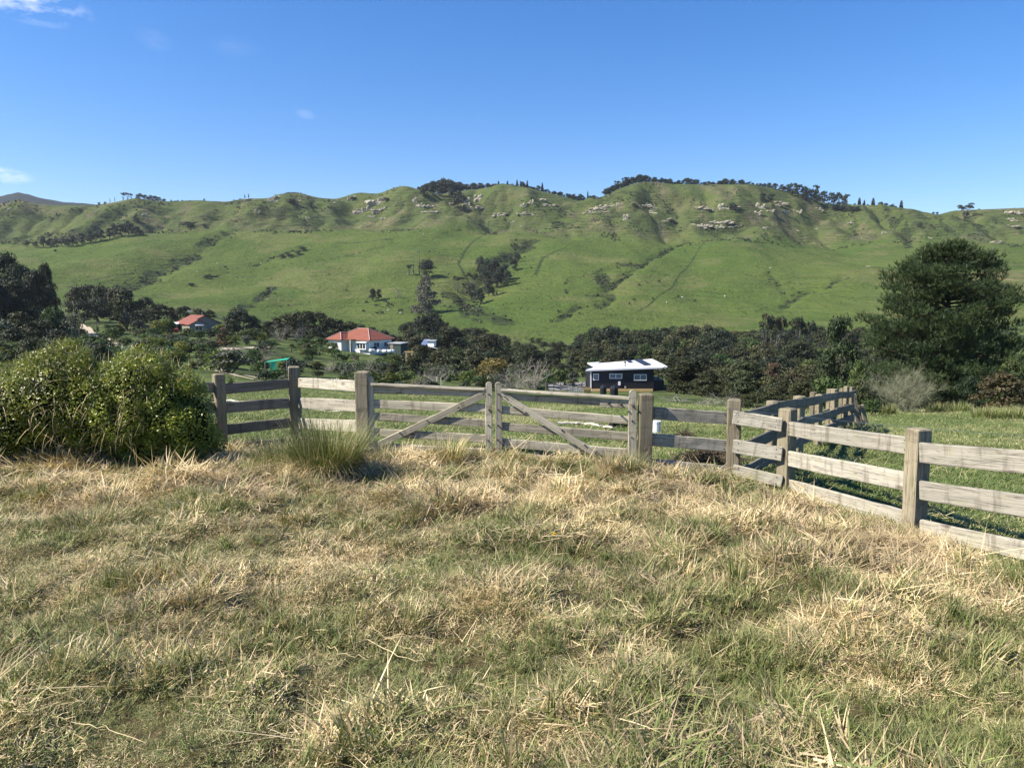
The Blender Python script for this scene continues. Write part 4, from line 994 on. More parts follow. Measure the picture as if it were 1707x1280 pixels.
# ------------------------------------------------------------------ valley: bush belt, garden, houses
EXC = [(958, 594, 1118, 662, 137), (543, 540, 655, 592, 188), (284, 520, 380, 556, 205), (436, 586, 488, 620, 72), (320, 600, 440, 640, 60)]     # x0,y0,x1,y1, depth: keep nearer plants off these
def clear(px, ytop, w, Y, ybase):
    for x0, y0, x1, y1, D in EXC:
        if Y < D + 6 and px + w / 2 > x0 and px - w / 2 < x1 and ytop < y1 and ybase > y0: return False
    return True
def KL(px, Y, olive):
    a = {'kanuka2': 'olive-brown kanuka tree', 'dark': 'blackish broadleaf tree', 'tall': 'tall-stemmed olive tree', 'fresh': 'fresh green tree'}.get(olive, 'dark kanuka tree')
    b = 'in the back row against the pasture' if Y > 300 else 'in the middle of the bush belt' if Y > 180 else 'in the front row of the bush belt'
    c = 'below the grey conifer' if px < 770 else 'left of the black house' if px < 965 else 'behind the black house' if px < 1115 else 'right of the black house' if px < 1290 else 'towards the huge pine'
    return f'{a} {b} {c}'
TOPL = [(640, 560), (668, 546), (690, 526), (712, 523), (735, 532), (760, 545), (800, 548), (830, 556), (870, 566), (950, 572), (970, 560), (988, 547), (1020, 543), (1060, 548), (1100, 545), (1130, 541), (1180, 543), (1222, 551), (1260, 546), (1330, 545), (1380, 548), (1470, 545), (1707, 540), (1760, 540)]
tx, ty = zip(*TOPL)
def layer(Y, dy, x0, x1, step, wpx, kinds, seed, lab=0, name='kanuka_tree'):
    R = r_of(seed); px = x0 + R.uniform(0, step)
    while px < x1:
        D = Y * R.uniform(.94, 1.06); yt = float(np.interp(px, tx, ty)) + dy + R.normal(-1, 5.5) * (.6 if dy == 0 else 1); w = wpx * R.uniform(.7, 1.45)
        g = ground_px(px, D, yt); yb = HZ + (CAMZ - g.z) / D * F
        if yb - yt > 10 and clear(px, yt, w, D, yb):
            kd = kinds[R.integers(len(kinds))]; lb = KL(px, Y, kd)
            plant_px(kd, px, yt, w, name, lb, 'tree', lb, Y=D)
        px += step * R.uniform(.7, 1.3)
K3 = ['kanuka', 'kanuka', 'kanuka', 'kanuka2', 'kanuka2', 'dark', 'tall', 'fresh']
layer(345, 0, 655, 1500, 13, 32, K3, 1); layer(315, 7, 658, 1500, 14, 34, K3, 11); layer(285, 15, 660, 1500, 15, 38, K3, 2); layer(258, 23, 665, 1490, 16, 42, K3, 12); layer(232, 32, 690, 1480, 18, 46, K3, 3)
layer(205, 42, 700, 1480, 20, 50, K3, 4); layer(178, 52, 730, 960, 21, 54, K3, 15); layer(178, 50, 1100, 1480, 22, 56, K3, 16); layer(158, 64, 760, 950, 24, 58, K3, 5); layer(155, 60, 1108, 1480, 24, 60, K3, 6)
layer(125, 62, 1130, 1470, 28, 70, ['kanuka', 'kanuka2', 'kanuka2'], 7); layer(98, 76, 1130, 1480, 34, 84, ['kanuka', 'kanuka2'], 8)
layer(76, 90, 1200, 1480, 40, 90, ['kanuka2', 'kanuka'], 9)
for px, yt, yb, w in ((1285, 514, 590, 34), (1300, 520, 590, 24), (1332, 519, 590, 30), (1345, 528, 590, 26)): plant_px('umbrella', px, yt, w, 'emergent_tree', 'tall open-crowned tree rising above the right of the bush belt', 'tree', 'emergent trees right', Y=270)
for px, yt, w, Y in ((1150, 592, 74, 118), (1195, 606, 70, 108), (1240, 612, 64, 100), (1128, 618, 52, 112), (1170, 628, 70, 98), (1216, 640, 66, 92)):
    plant_px('kanuka2', px, yt, w, 'kanuka_tree', 'broad olive kanuka crowding the right end of the black house', 'tree', 'kanuka by black house', Y=Y)
for px, yt, w, Y in ((1188, 590, 40, 125), (1290, 600, 40, 112), (1325, 615, 36, 100)): plant_px('brown', px, yt, w, 'rusty_shrub', 'rusty brown-leaved tree among the olive kanuka', 'tree', 'rusty trees', Y=Y)
VAR['bigk'] = [f_round(m_, 40, .06, .88, .42, .145, 7000, .02)(r_of(70 + i)) for i, m_ in enumerate((L_KAN, L_KAN2, L_DARK))]
for px, yt, w, Y, lb in ((1165, 587, 132, 112, 'great rounded kanuka directly right of the black house'), (1238, 598, 110, 104, 'rounded dark tree beyond the great kanuka'), (706, 522, 66, 262, 'dense rounded tree at the left end of the bush belt'), (752, 540, 70, 240, 'dense rounded tree beside the tarpaulin shelter'),
                      (812, 553, 76, 225, 'broad rounded tree above the golden tree'), (1016, 542, 76, 270, 'wide crown rising behind the black house roof'), (1075, 545, 70, 262, 'second wide crown behind the black house roof'), (1140, 540, 76, 258, 'tall rounded crown above the great kanuka'), (1200, 545, 70, 240, 'rounded crown under the middle pasture'), (1330, 560, 80, 190, 'rounded tree left of the smaller bushy conifer'),
                      (880, 570, 70, 200, 'rounded dark tree behind the mauve thicket'), (1290, 590, 90, 130, 'spreading tree in the right of the bush belt'), (1370, 605, 84, 105, 'spreading tree above the old race fence')):
    plant_px('bigk', px, yt, w, 'rounded_tree', lb, 'tree', Y=Y)
# behind the white house, and the slope left of it
for px, yt, w in ((432, 540, 22), (446, 533, 24), (462, 527, 28), (478, 520, 30), (494, 515, 32), (512, 514, 34), (530, 516, 32), (548, 525, 30), (566, 530, 30), (584, 533, 28), (602, 537, 28), (620, 542, 26), (638, 548, 24), (652, 555, 20), (664, 559, 18)):
    plant_px('kanuka', px, yt, w * 1.25, 'kanuka_tree', 'dark kanuka in the dense hedge-like stand behind the white house', 'tree', 'stand behind white house', Y=232)
for px, yt, w in ((452, 548, 34), (476, 545, 36), (500, 544, 36), (524, 545, 36), (542, 552, 30)):
    plant_px('kanuka', px, yt, w, 'kanuka_tree', 'dark kanuka in the dense hedge-like stand behind the white house', 'tree', 'stand behind white house', Y=215)
for px, yt in ((466, 526), (498, 528)): plant_px('bare', px, yt, 30, 'bare_tree', 'grey leafless tree in front of the dark stand', 'tree', 'grey bare trees', Y=210)
for px, yt, w, Y in ((505, 562, 42, 165), (530, 560, 44, 160), (552, 566, 44, 155), (486, 572, 40, 158), (560, 580, 40, 148), (520, 578, 44, 146)):
    plant_px('broad', px, yt, w, 'broadleaf_tree', 'rounded green broadleaf tree left of the white house', 'tree', 'broadleaf trees by white house', Y=Y)
# left: dark wood on the slope and garden trees
for px, yt, w, Y in ((-40, 412, 80, 190), (4, 416, 62, 182), (32, 428, 56, 176), (75, 429, 34, 186), (58, 446, 60, 170), (20, 456, 64, 160), (84, 470, 30, 176), (-20, 460, 70, 156)):
    plant_px('big', px, yt, w * 1.1, 'forest_tree', 'tall dark native tree of the wood on the left slope', 'tree', 'wood on left slope', Y=Y)
for px, yt, w, Y, kd in ((125, 474, 34, 275, 'kanuka'), (146, 470, 34, 280, 'kanuka'), (168, 470, 34, 270, 'kanuka'), (188, 474, 36, 268, 'kanuka'), (240, 492, 40, 250, 'kanuka'), (262, 503, 34, 245, 'kanuka'), (284, 510, 34, 250, 'kanuka'), (306, 508, 30, 248, 'kanuka'),
                     (328, 511, 30, 246, 'kanuka'), (348, 514, 24, 246, 'kanuka'), (398, 512, 46, 215, 'dark'), (420, 522, 30, 220, 'dark'), (385, 530, 34, 205, 'kanuka2'), (222, 500, 50, 230, 'kanuka'), (160, 492, 44, 240, 'dark'), (135, 498, 40, 235, 'dark')):
    plant_px(kd, px, yt, w * 1.15, 'valley_tree', 'dark tree in the wooded edge behind the grey-walled house', 'tree', 'trees behind grey house', Y=Y)
plant_px('kanuka2', 208, 477, 62, 'valley_tree', 'tall olive brown tree standing before the wooded edge', 'tree', Y=205)
plant_px('grey', 226, 530, 30, 'garden_shrub', 'grey-green bush at the foot of the tall olive tree', 'shrub', Y=180)
G0 = [('shrub', 312, 545, 28, 188), ('darkshrub', 347, 545, 28, 186), ('kanuka2', 284, 536, 28, 192), ('lime', 364, 539, 22, 190), ('shrub', 330, 549, 24, 180), ('shrub', 85, 500, 40, 160), ('cabbage', 75, 508, 30, 150), ('kanuka2', 30, 515, 60, 140), ('kanuka', 60, 530, 56, 120), ('kanuka', 20, 545, 70, 105), ('dark', 95, 545, 60, 105), ('kanuka2', 50, 560, 70, 90), ('grey', 5, 528, 40, 130), ('grey', 115, 520, 40, 160),
      ('cabbage', 118, 522, 22, 150), ('cabbage', 130, 524, 20, 145), ('cabbage', 158, 540, 22, 140), ('cabbage', 165, 548, 20, 130), ('lime', 262, 530, 26, 185), ('lime', 277, 528, 24, 190), ('shrub', 252, 545, 30, 165), ('lime', 248, 560, 30, 140),
      ('grey', 285, 556, 34, 150), ('grey', 305, 560, 32, 140), ('shrub', 330, 560, 36, 135), ('darkshrub', 318, 568, 34, 120), ('darkshrub', 350, 565, 28, 130), ('brown', 372, 543, 32, 150), ('lime', 386, 555, 28, 150), ('shrub', 410, 545, 40, 170),
      ('lime', 430, 552, 26, 175), ('darkshrub', 445, 565, 30, 150), ('shrub', 345, 575, 30, 110), ('grey', 268, 575, 34, 110), ('shrub', 240, 575, 30, 112), ('flax', 300, 585, 22, 95), ('shrub', 415, 590, 26, 95), ('darkshrub', 395, 598, 26, 85), ('shrub', 432, 600, 28, 80),
      ('shrub', 455, 612, 34, 66), ('darkshrub', 440, 615, 28, 62), ('shrub', 475, 615, 26, 68), ('shrub', 590, 600, 44, 120), ('flax', 575, 585, 30, 150), ('flax', 592, 584, 26, 150), ('shrub', 640, 592, 40, 130), ('broad', 655, 588, 36, 128), ('shrub', 620, 612, 40, 92),
      ('lime', 650, 622, 44, 80), ('lime', 690, 630, 44, 75), ('shrub', 615, 628, 40, 72), ('shrub', 670, 615, 40, 90), ('shrub', 700, 622, 30, 88), ('gold', 826, 594, 56, 125), ('gold', 812, 606, 50, 118), ('kanuka2', 790, 590, 60, 128), ('kanuka', 760, 588, 60, 132), ('kanuka', 730, 580, 60, 140),
      ('shrub', 925, 607, 30, 148), ('shrub', 942, 612, 26, 150), ('shrub', 910, 615, 28, 140), ('grey', 958, 616, 24, 146), ('kanuka', 700, 570, 50, 150), ('kanuka2', 690, 590, 46, 125), ('shrub', 205, 560, 30, 128), ('lime', 225, 572, 34, 108), ('shrub', 185, 540, 26, 150),
      ('shrub', 150, 555, 40, 112), ('shrub', 175, 560, 40, 105), ('lime', 120, 560, 40, 95), ('shrub', 620, 575, 20, 186), ('flax', 365, 620, 22, 40), ('flax', 385, 622, 20, 42), ('shrub', 780, 640, 30, 80), ('darkshrub', 700, 640, 30, 66)]
GL = {'shrub': 'green garden shrub among the plantings of the valley', 'lime': 'bright lime-green shrub among the plantings of the valley', 'grey': 'soft grey-green shrub among the plantings of the valley', 'darkshrub': 'very dark low shrub among the plantings of the valley',
      'flax': 'spiky flax bush with upright strap leaves', 'cabbage': 'cabbage tree with tufted heads beside the gravel track', 'kanuka': 'dark kanuka growing nearer the gardens than the bush belt', 'kanuka2': 'olive kanuka growing nearer the gardens than the bush belt',
      'dark': 'dense dark tree on the slope above the leafy bushes', 'broad': 'broad green tree on the bank below the white house', 'brown': 'brown-twigged shrub below the grey-walled house', 'gold': 'golden yellow-green tree left of the black house'}
for kd, px, yt, w, Y in G0:
    plant_px(kd, px, yt, w, 'garden_tree' if kd in ('kanuka', 'kanuka2', 'dark', 'broad', 'gold', 'cabbage') else 'garden_shrub', GL[kd], 'tree' if kd in ('kanuka', 'kanuka2', 'dark', 'broad', 'gold', 'cabbage') else 'shrub', 'valley plantings ' + kd, Y=Y)
for lab, px, yt, w, Y in (('pale leafless shrub below the white house', 604, 586, 56, 105), ('mauve-grey leafless thicket left of the black house', 862, 588, 60, 130), ('mauve-grey leafless thicket left of the black house', 890, 588, 56, 134), ('mauve-grey leafless thicket left of the black house', 840, 610, 50, 112),
                          ('grey twiggy tree at the end of the gold tree', 730, 598, 60, 100), ('grey twiggy bush beside the green netting', 430, 580, 44, 112), ('grey twiggy bush beside the green netting', 405, 572, 40, 125), ('bare brush below the broad olive kanuka', 1130, 655, 56, 70), ('bare brush below the broad olive kanuka', 1180, 660, 56, 66), ('bare brush below the broad olive kanuka', 1215, 650, 56, 60),
                          ('thin bare tree by the gravel yard', 700, 605, 30, 95)):
    plant_px('bare', px, yt, w, 'bare_shrub', lab, 'shrub', lab, Y=Y)

R = r_of(414); cnt = 0; TRK = [(205, 583), (188, 572), (175, 566), (150, 556), (135, 545), (105, 533)]
while cnt < 330:
    px = R.uniform(-30, 900); pb = R.uniform(545, 655); lim = 668 - .05 * abs(px - 800)
    if px < 330 and pb > 615: continue
    if 330 < px < 560 and R.uniform() < (.75 if pb > 600 else .3): continue
    if px > 560 and pb < 596: continue
    if min(math.hypot(px - a, (pb - b) * 1.5) for a, b in TRK) < 16: continue
    g = G(px, pb); hp = R.uniform(.9, 2.6) * F / g.y; wp = hp * R.uniform(1.0, 1.8)
    if g.y > 260 or not clear(px, pb - hp, wp, g.y, pb): continue
    kd = ['shrub', 'shrub', 'grey', 'lime', 'darkshrub', 'kanuka2', 'bare', 'flax'][R.integers(8)]
    lb = {'shrub': 'small green bush in the rough valley ground', 'grey': 'small grey-green bush in the rough valley ground', 'lime': 'small lime bush in the rough valley ground', 'darkshrub': 'small dark bush in the rough valley ground', 'kanuka2': 'small olive kanuka in the rough valley ground', 'bare': 'small leafless bush in the rough valley ground', 'flax': 'small flax clump in the rough valley ground'}[kd]
    lb += ' by the gravel track' if px < 250 else ' below the grey-walled house' if px < 440 else ' below the white house' if px < 700 else ' left of the black house'
    plant_px(kd, px, pb - hp, wp, 'valley_shrub', lb, 'shrub', lb, Y=g.y); cnt += 1
# right-hand trees: the great pine, cypress, lichen bush, brown shrub
def big_pine():
    R = r_of(2024); Y = 64; g = ground_px(1566, Y, 690); H = P(1566, 408, Y).z - g.z
    t = thing('pine_tree', 'huge dark pine with ragged domed crown behind the right-hand paddock', 'tree', g)
    prof = lambda z: np.interp(z, [0, .05, .25, .46, .67, .81, .92, .97, 1], [5.0, 6.0, 6.3, 6.1, 5.6, 4.8, 3.4, 1.9, .3])
    tr, C, D, lt = [limb((0, 0, -.4), (.2, 0, H * .95), .42, .06, R, 8, .006, 9)], [], [], []
    for i in range(230):
        z = R.uniform(.03, .97) ** .9; a = R.uniform(0, 6.28); r = prof(z) * R.uniform(.62, 1.06) * (1 + .08 * math.sin(3 * a + 9 * z)) * (.80 + .30 * (1 - (z * 8.5 + .4 * math.sin(a * 2)) % 1.0))
        z0 = max(.02, z - .10 * (1 - z)); tip = np.array([r * math.cos(a), r * math.sin(a), z * H + .04 * H * (1 - z)])
        b0 = np.array([.1, 0, z0 * H]); tr.append(limb(b0, tip, .09, .02, R, 4, .03))
        n = int(40 + 9 * r); f = np.where(R.uniform(0, 1, n) < .3, R.uniform(.2, .9, n), .22 + .86 * R.beta(3.2, 1.3, n)); tl = R.uniform()
        side = unit(np.cross(tip - b0, [0, 0, 1])); sp = .085 * r * f + .28
        q = b0 + (tip - b0) * f[:, None] + side * (R.normal(0, 1, n) * sp)[:, None] + np.c_[np.zeros((n, 2)), R.normal(.12, .24, n)]
        C.append(q); D.append(unit((tip - b0) * .35 / r + np.array([0, 0, .8]) + R.normal(0, .25, (n, 3)))); lt.append(np.full(n, tl))
    C, D, lt = np.concatenate(C), np.concatenate(D), np.concatenate(lt)
    V, Fs = cat_mesh(tr); link('trunk', mesh_np('trunk', V, Fs, BARK, None, True), t)
    link('crown', needles('crown', C, D, .36, .019, 10, L_PINE, R, .42, lt), t)
big_pine()
VAR['broad3'] = [f_round(L_CON, 40, .06, .9, .36, .13, 5200, .02)(r_of(15))]
plant_px('broad3', 1404, 515, 80, 'conifer', 'smaller bushy conifer left of the huge pine', 'tree', Y=78)
plant_px('broad', 1688, 590, 60, 'garden_tree', 'dark green bush at the skirts of the huge pine', 'tree', Y=56)
VAR['broad2'] = [f_round(L_CON, 18, .2, .86, .4, .17, 2600, .024)(r_of(5))]; VAR['lichen'] = [f_bare(LICH, 16, .62, 4, .007, 6, 1.1)(r_of(8))]
plant_px('broad2', 1622, 618, 56, 'garden_tree', 'small dark green tree tucked under the huge pine', 'tree', Y=52)
for px, yt, w, Y in ((1712, 610, 70, 60), (1480, 640, 60, 58), (1455, 610, 56, 70), (1730, 640, 70, 52), (1590, 640, 70, 60), (1545, 650, 60, 60)): plant_px('broad2', px, yt, w, 'conifer_shrub', 'dark evergreen filling the base of the pine belt', 'tree', 'evergreens under pine', Y=Y)
plant_px('brown', 1668, 612, 86, 'brown_shrub', 'brown-leaved shrub in front of the pine at the paddock edge', 'shrub', Y=46)
plant_px('lichen', 1514, 594, 84, 'lichen_shrub', 'pale lichen-covered leafless bush at the end of the old race fence', 'shrub', Y=36)
for px, yt, w, Y in ((1440, 626, 50, 40), (1452, 660, 34, 33), (1300, 640, 60, 46), (1340, 632, 60, 48), (1260, 650, 60, 44), (1385, 622, 60, 50), (1410, 636, 44, 40), (1320, 655, 40, 34), (1240, 655, 40, 40)):
    plant_px('shrub' if px % 20 else 'kanuka2', px, yt, w, 'thicket_shrub', 'green-brown shrub in the thicket behind the old race fence', 'shrub', 'thicket behind race fence', Y=Y)
plant_px('fresh', 1432, 592, 40, 'gorse_bush', 'yellow-flecked bush above the old race fence', 'shrub', Y=58)
# ------------------------------------------------------------------ houses and farm things
WHT = m_plain('white_weatherboard', (.74, .74, .72), .6, .3, .06, 1.5); WFR = m_plain('white_joinery', (.8, .8, .8), .4, .4, .03)
RED = m_plain('red_iron_roof', (.21, .070, .040), .6, .3, .25, .6); REDC = m_plain('faded_ridge_cap', (.42, .26, .22), .6, .3, .1)
OLV = m_plain('grey_olive_cladding', (.23, .225, .185), .8, .2, .1, 2); BLK = m_plain('black_stained_boards', (.012, .013, .018), .55, .35, .3, 2)
ROOFW = m_plain('pale_steel_roof', (.78, .79, .80), .5, .3, .04, .5); SOL = m_plain('solar_glass', (.02, .023, .035), .35, .3, .2)
CONC = m_plain('concrete', (.36, .35, .33), .9, .2, .2, 3); GRAVEL = m_plain('gravel', (.22, .215, .21), .95, .15, .25, 1.2, bump=.3)
DIRT = m_plain('pale_dirt', (.42, .36, .27), .95, .1, .2, 1.5, bump=.3); NETG = m_plain('green_shade_net', (.03, .30, .19), .7, .2, .2)
TARP = m_plain('blue_tarpaulin', (.09, .13, .24), .5, .4, .2); RAWT = m_plain('raw_timber', (.52, .37, .17), .8, .2, .2); BLKP = m_plain('black_plastic', (.015, .015, .017), .4, .4, .2)
WPL = m_plain('white_plastic', (.75, .76, .77), .4, .4, .04); DGR = m_plain('dark_green_board', (.03, .05, .042), .7, .3, .2); GIRON = m_plain('grey_iron', (.30, .31, .31), .5, .4, .12)
kk = NT('window_glass'); kk.fin((.02, .025, .03), .08, .5); GLASS = kk.m
kk = NT('curtained_glass'); kk.fin((.16, .19, .21), .12, .5); GLASC = kk.m
kk = NT('sky_glass'); kk.fin((.05, .07, .11), .05, .6); GLASB = kk.m
def window(parent, c, w, h, nx=2, glass=None, rz=0.0, nz=1, t=.07, dep=.1):
    """frame ring with mullions; one pane child per light. local x across, -y outward"""
    f = bpy.data.objects.new('window', None)
    parts = [boxv(w, dep, t, (0, 0, h / 2 - t / 2)), boxv(w, dep, t, (0, 0, -h / 2 + t / 2)), boxv(t, dep, h - 2 * t, (-w / 2 + t / 2, 0, 0)), boxv(t, dep, h - 2 * t, (w / 2 - t / 2, 0, 0))]
    for i in range(1, nx): parts.append(boxv(t, dep, h - 2 * t, (-w / 2 + w * i / nx, 0, 0)))
    V, Fs = cat_mesh(parts); o = link('window', mesh_np('window', V, Fs, WFR), parent, c, (0, 0, rz))
    for i in range(nx):
        b_ = box('pane', (w / nx - t * 1.02, .03, h - 2 * t), (-w / 2 + w * (i + .5) / nx, .01, 0), glass or GLASS, o)
    return o
def hip(name, parent, x0, x1, y0, y1, z0, z1, mat, ov=.55, th=.12, sub='ridge_cap'):
    x0 -= ov; x1 += ov; y0 -= ov; y1 += ov; h = min(x1 - x0, y1 - y0) / 2
    if x1 - x0 > y1 - y0: r0, r1 = (x0 + h, (y0 + y1) / 2, z1), (x1 - h, (y0 + y1) / 2, z1)
    else: r0, r1 = ((x0 + x1) / 2, y0 + h, z1), ((x0 + x1) / 2, y1 - h, z1)
    V = [(x0, y0, z0), (x1, y0, z0), (x1, y1, z0), (x0, y1, z0), r0, r1] + [(x0, y0, z0 - th), (x1, y0, z0 - th), (x1, y1, z0 - th), (x0, y1, z0 - th)]
    if x1 - x0 > y1 - y0: fs = [(0, 1, 5, 4), (1, 2, 5), (2, 3, 4, 5), (3, 0, 4)]; hips = [(0, 4), (3, 4), (1, 5), (2, 5), (4, 5)]
    else: fs = [(0, 1, 4), (1, 2, 5, 4), (2, 3, 5), (3, 0, 4, 5)]; hips = [(0, 4), (1, 4), (2, 5), (3, 5), (4, 5)]
    fs += [(0, 6, 7, 1), (1, 7, 8, 2), (2, 8, 9, 3), (3, 9, 6, 0), (9, 8, 7, 6)]
    me = bpy.data.meshes.new(name); me.from_pydata(V, [], fs); me.materials.append(mat); o = link(name, me, parent)
    for a, b_ in hips:
        a, b_ = np.array(V[a]), np.array(V[b_])
        if np.linalg.norm(b_ - a) > .05:
            q, f = tube([a + (0, 0, .03), b_ + (0, 0, .03)], .11, 6); link(sub, mesh_np(sub, q, f, REDC), o)
    return o
# white house
A = ground_px(606, 191, 580); zb = P(606, 585, 191).z
h1 = thing('white_house', 'white weatherboard house with a red hipped iron roof', 'house', (A.x, A.y, zb), -.555)
Wd, Dp, Wh = 11.4, 8.0, 3.05
V, Fs = boxv(Wd, Dp, Wh + .8, (0, 0, Wh / 2 - .4)); link('wall', mesh_np('wall', V, Fs, WHT), h1)
hip('roof', h1, -Wd / 2, Wd / 2, -Dp / 2, Dp / 2, Wh, 5.55, RED)
box('wing_wall', (4.2, 2.2, Wh + .75), (-3.6, -5.1, Wh / 2 - .4), WHT, h1)
hip('wing_roof', h1, -5.7, -1.5, -6.2, .5, Wh + .015, 4.7, RED, .5)
window(h1, (-3.6, -6.22, 1.75), 1.8, 1.3, 2); window(h1, (-5.73, -5.2, 1.7), 1.2, 1.3, 1, rz=-math.pi / 2)
box('porch_post', (.14, .14, Wh), (1.0, -5.7, Wh / 2 - .02), WFR, h1); box('porch_roof', (3.0, 1.6, .12), (.05, -5.0, Wh + .06), RED, h1)
dr = box('door', (.95, .08, 2.05), (-.4, -4.03, 1.0), RAWT, h1); box('handle', (.05, .06, .12), (.35, -.06, 0), BOLT, dr)
bay = box('bay_window', (2.9, .7, 1.6), (3.6, -4.35, 1.55), WFR, h1)
for i in range(3): box('pane', (.7, .05, 1.15), (-.9 + .9 * i, -.36, .02), GLASS, bay)
box('window_hood', (3.3, 1.0, .1), (3.6, -4.5, 2.5), WFR, h1, (.18, 0, 0))
for y, w in ((-1.6, 2.0), (1.9, 1.5)): window(h1, (Wd / 2 + .02, y, 1.75), w, 1.25, 2, GLASB, rz=math.pi / 2)
box('base_board', (Wd + .06, Dp + .06, .35), (0, 0, -.62), CONC, h1)
# grey-walled house
A = ground_px(332, 206, 550); zb = P(332, 554, 206).z
h2 = thing('grey_house', 'grey-olive house with red gabled roof and a white awning', 'house', (A.x, A.y, zb), .72)
def gable(parent, name, x0, x1, y0, y1, z0, z1, zr, wall, roof, ov=.5, th=.14):
    xm = (x0 + x1) / 2
    V = [(x0, y0, z0), (x1, y0, z0), (x1, y0, z1), (xm, y0, zr), (x0, y0, z1)]; n = 5
    V = V + [(x, y1, z) for x, _, z in V]
    me = bpy.data.meshes.new('wall'); me.from_pydata(V, [], [(0, 1, 2, 3, 4), (9, 8, 7, 6, 5)] + [(i + 5, (i + 1) % 5 + 5, (i + 1) % 5, i) for i in range(5)]); me.materials.append(wall); link('wall', me, parent)
    s = (zr - z1) / (xm - x0); e = z1 - ov * s + .02
    r = poly(name, [(x0 - ov, y0 - ov, e), (xm, y0 - ov, zr + .02), (xm, y1 + ov, zr + .02), (x0 - ov, y1 + ov, e)][::-1], roof, parent, -th)
    r2 = poly(name, [(xm + .002, y0 - ov, zr + .02), (x1 + ov, y0 - ov, e), (x1 + ov, y1 + ov, e), (xm + .002, y1 + ov, zr + .02)][::-1], roof, parent, -th)
    return r, r2
rf = gable(h2, 'roof', -4.3, 4.3, -4, 5, -.8, 2.6, 4.6, OLV, RED)
gable(h2, 'porch_roof', -4.6, -.2, -6.4, -3.9, -.8, 2.45, 3.55, OLV, RED, .35)
V, Fs = tube([(0, 0, 0), (0, 0, 1.3)], .09, 8); link('flue', mesh_np('flue', V, Fs, GIRON), rf[1], (1.3, 1.0, 4.0))
V, Fs = tube([(0, 0, 0), (0, 0, 2.4)], .03, 6); link('aerial', mesh_np('aerial', V, Fs, GIRON), rf[0], (-2.2, 0, 3.6)); box('aerial_arm', (.9, .05, .3), (-2.2, 0, 5.7), WFR, rf[0])
box('awning', (2.2, 1.2, .08), (-2.3, -6.9, 2.25), WFR, h2, (.25, 0, 0))
window(h2, (-2.3, -6.43, 1.3), 1.9, 1.2, 2); dr = box('door', (1.3, .08, 1.7), (1.9, -4.04, 1.05), GLASC, h2); box('handle', (.05, .06, .15), (.5, -.06, 0), BOLT, dr)
box('deck', (4.2, 2.2, .9), (2.2, -5.2, -.35), BLKP, h2); window(h2, (4.33, .2, 1.5), 1.4, 1.1, 2, rz=math.pi / 2)
box('side_porch_roof', (2.6, 4, .1), (5.7, 1.8, 2.3), RED, h2, (0, .12, 0)); box('side_porch_post', (.12, .12, 3.0), (6.8, .1, .75), WFR, h2)
A = ground_px(289, 204, 552); sh = thing('lean_to_shed', 'small lean-to with a white roof beside the grey-walled house', 'shed', (A.x, A.y, P(289, 553, 204).z), .33)
box('wall', (2.4, 2.5, 2.6), (0, 0, .8), OLV, sh); box('roof', (2.9, 2.9, .1), (0, 0, 2.25), ROOFW, sh, (.12, 0, 0)); box('door', (.9, .06, 1.7), (.2, -1.28, .9), BLKP, sh)
A = ground_px(294, 198, 550); tag(box('red_tank', (1.1, .9, 1.2), (A.x, A.y, A.z + .5), m_plain('red_paint', (.35, .05, .04), .5, .3), None, (0, 0, .3), .15), 'red container standing in front of the white-roofed lean-to', 'container')
# black house with pale roof
D0, D1 = 139.0, 150.0
base = P(1037, 648, D0); base.z = zg(base.x, base.y)
h3 = thing('black_house', 'long black boarded house with a pale low-pitched roof', 'house', base)
L3 = lambda p: Vector(p) - base
def LP(px, py, Y=D0 + .6): return L3(P(px, py, Y))
poly('wall', [LP(984, 652), LP(1090, 654), LP(1090, 614.3), LP(984, 619.5)], BLK, h3, 9.0)
poly('roof', [L3(P(976.5, 616.3, D0)), L3(P(1114.5, 611.5, D0)), L3(P(1087, 598.2, D1)), L3(P(992, 606, D1 - 3.4)), L3(P(991, 612.3, D0 + 3.2))], ROOFW, h3, .28)
r_up = poly('rear_roof', [L3(P(979.5, 604.6, D1 - 3)) + Vector((0, 0, .02)), L3(P(993, 612.2, D0 + 3.3)) + Vector((0, 0, .04)), L3(P(994, 606, D1 - 3.4)) + Vector((0, 0, .04)), L3(P(1000, 603.7, D1 - .5)) + Vector((0, 0, .04))], ROOFW, h3, .22)
s = L3(P(1056, 600.2, 148.6)); pr = [L3(P(x, y, D)) + Vector((0, 0, .12)) for x, y, D in ((1074, 609.6, 141.2), (1086, 608.2, 141.8), (1069, 599.5, 148.8), (1056, 600.2, 148.6))]
for i in range(4):
    a, b_ = i / 4 + .008, (i + 1) / 4 - .008
    q = [pr[0].lerp(pr[3], a), pr[1].lerp(pr[2], a), pr[1].lerp(pr[2], b_), pr[0].lerp(pr[3], b_)]
    poly('solar_panel', q, SOL, h3, .06)
poly('skylight', [L3(P(x, y, D)) + Vector((0, 0, .12)) for x, y, D in ((1048, 604.2, 145.5), (1055, 603.8, 145.5), (1050, 601.2, 148.0), (1043, 601.6, 148.0))], SOL, h3, .08)
q, f = tube([(0, 0, -.3), (0, 0, .75)], .11, 8); fl_ = link('flue', mesh_np('flue', q, f, BLKP), h3, L3(P(1042, 611, 141.5))); q, f = tube([(0, 0, .7), (0, 0, .95)], .2, 8); link('cowl', mesh_np('cowl', q, f, BLKP), fl_)
m_ = D0 / F
for px, py, w, h, nx in ((993.5, 628.3, 9.5, 11, 1), (1026.5, 627, 21.5, 8.5, 2), (1067.3, 629, 21.5, 10.5, 2)): window(h3, LP(px, py, D0 + .55), w * m_, h * m_, nx, GLASC, t=.11, dep=.14)
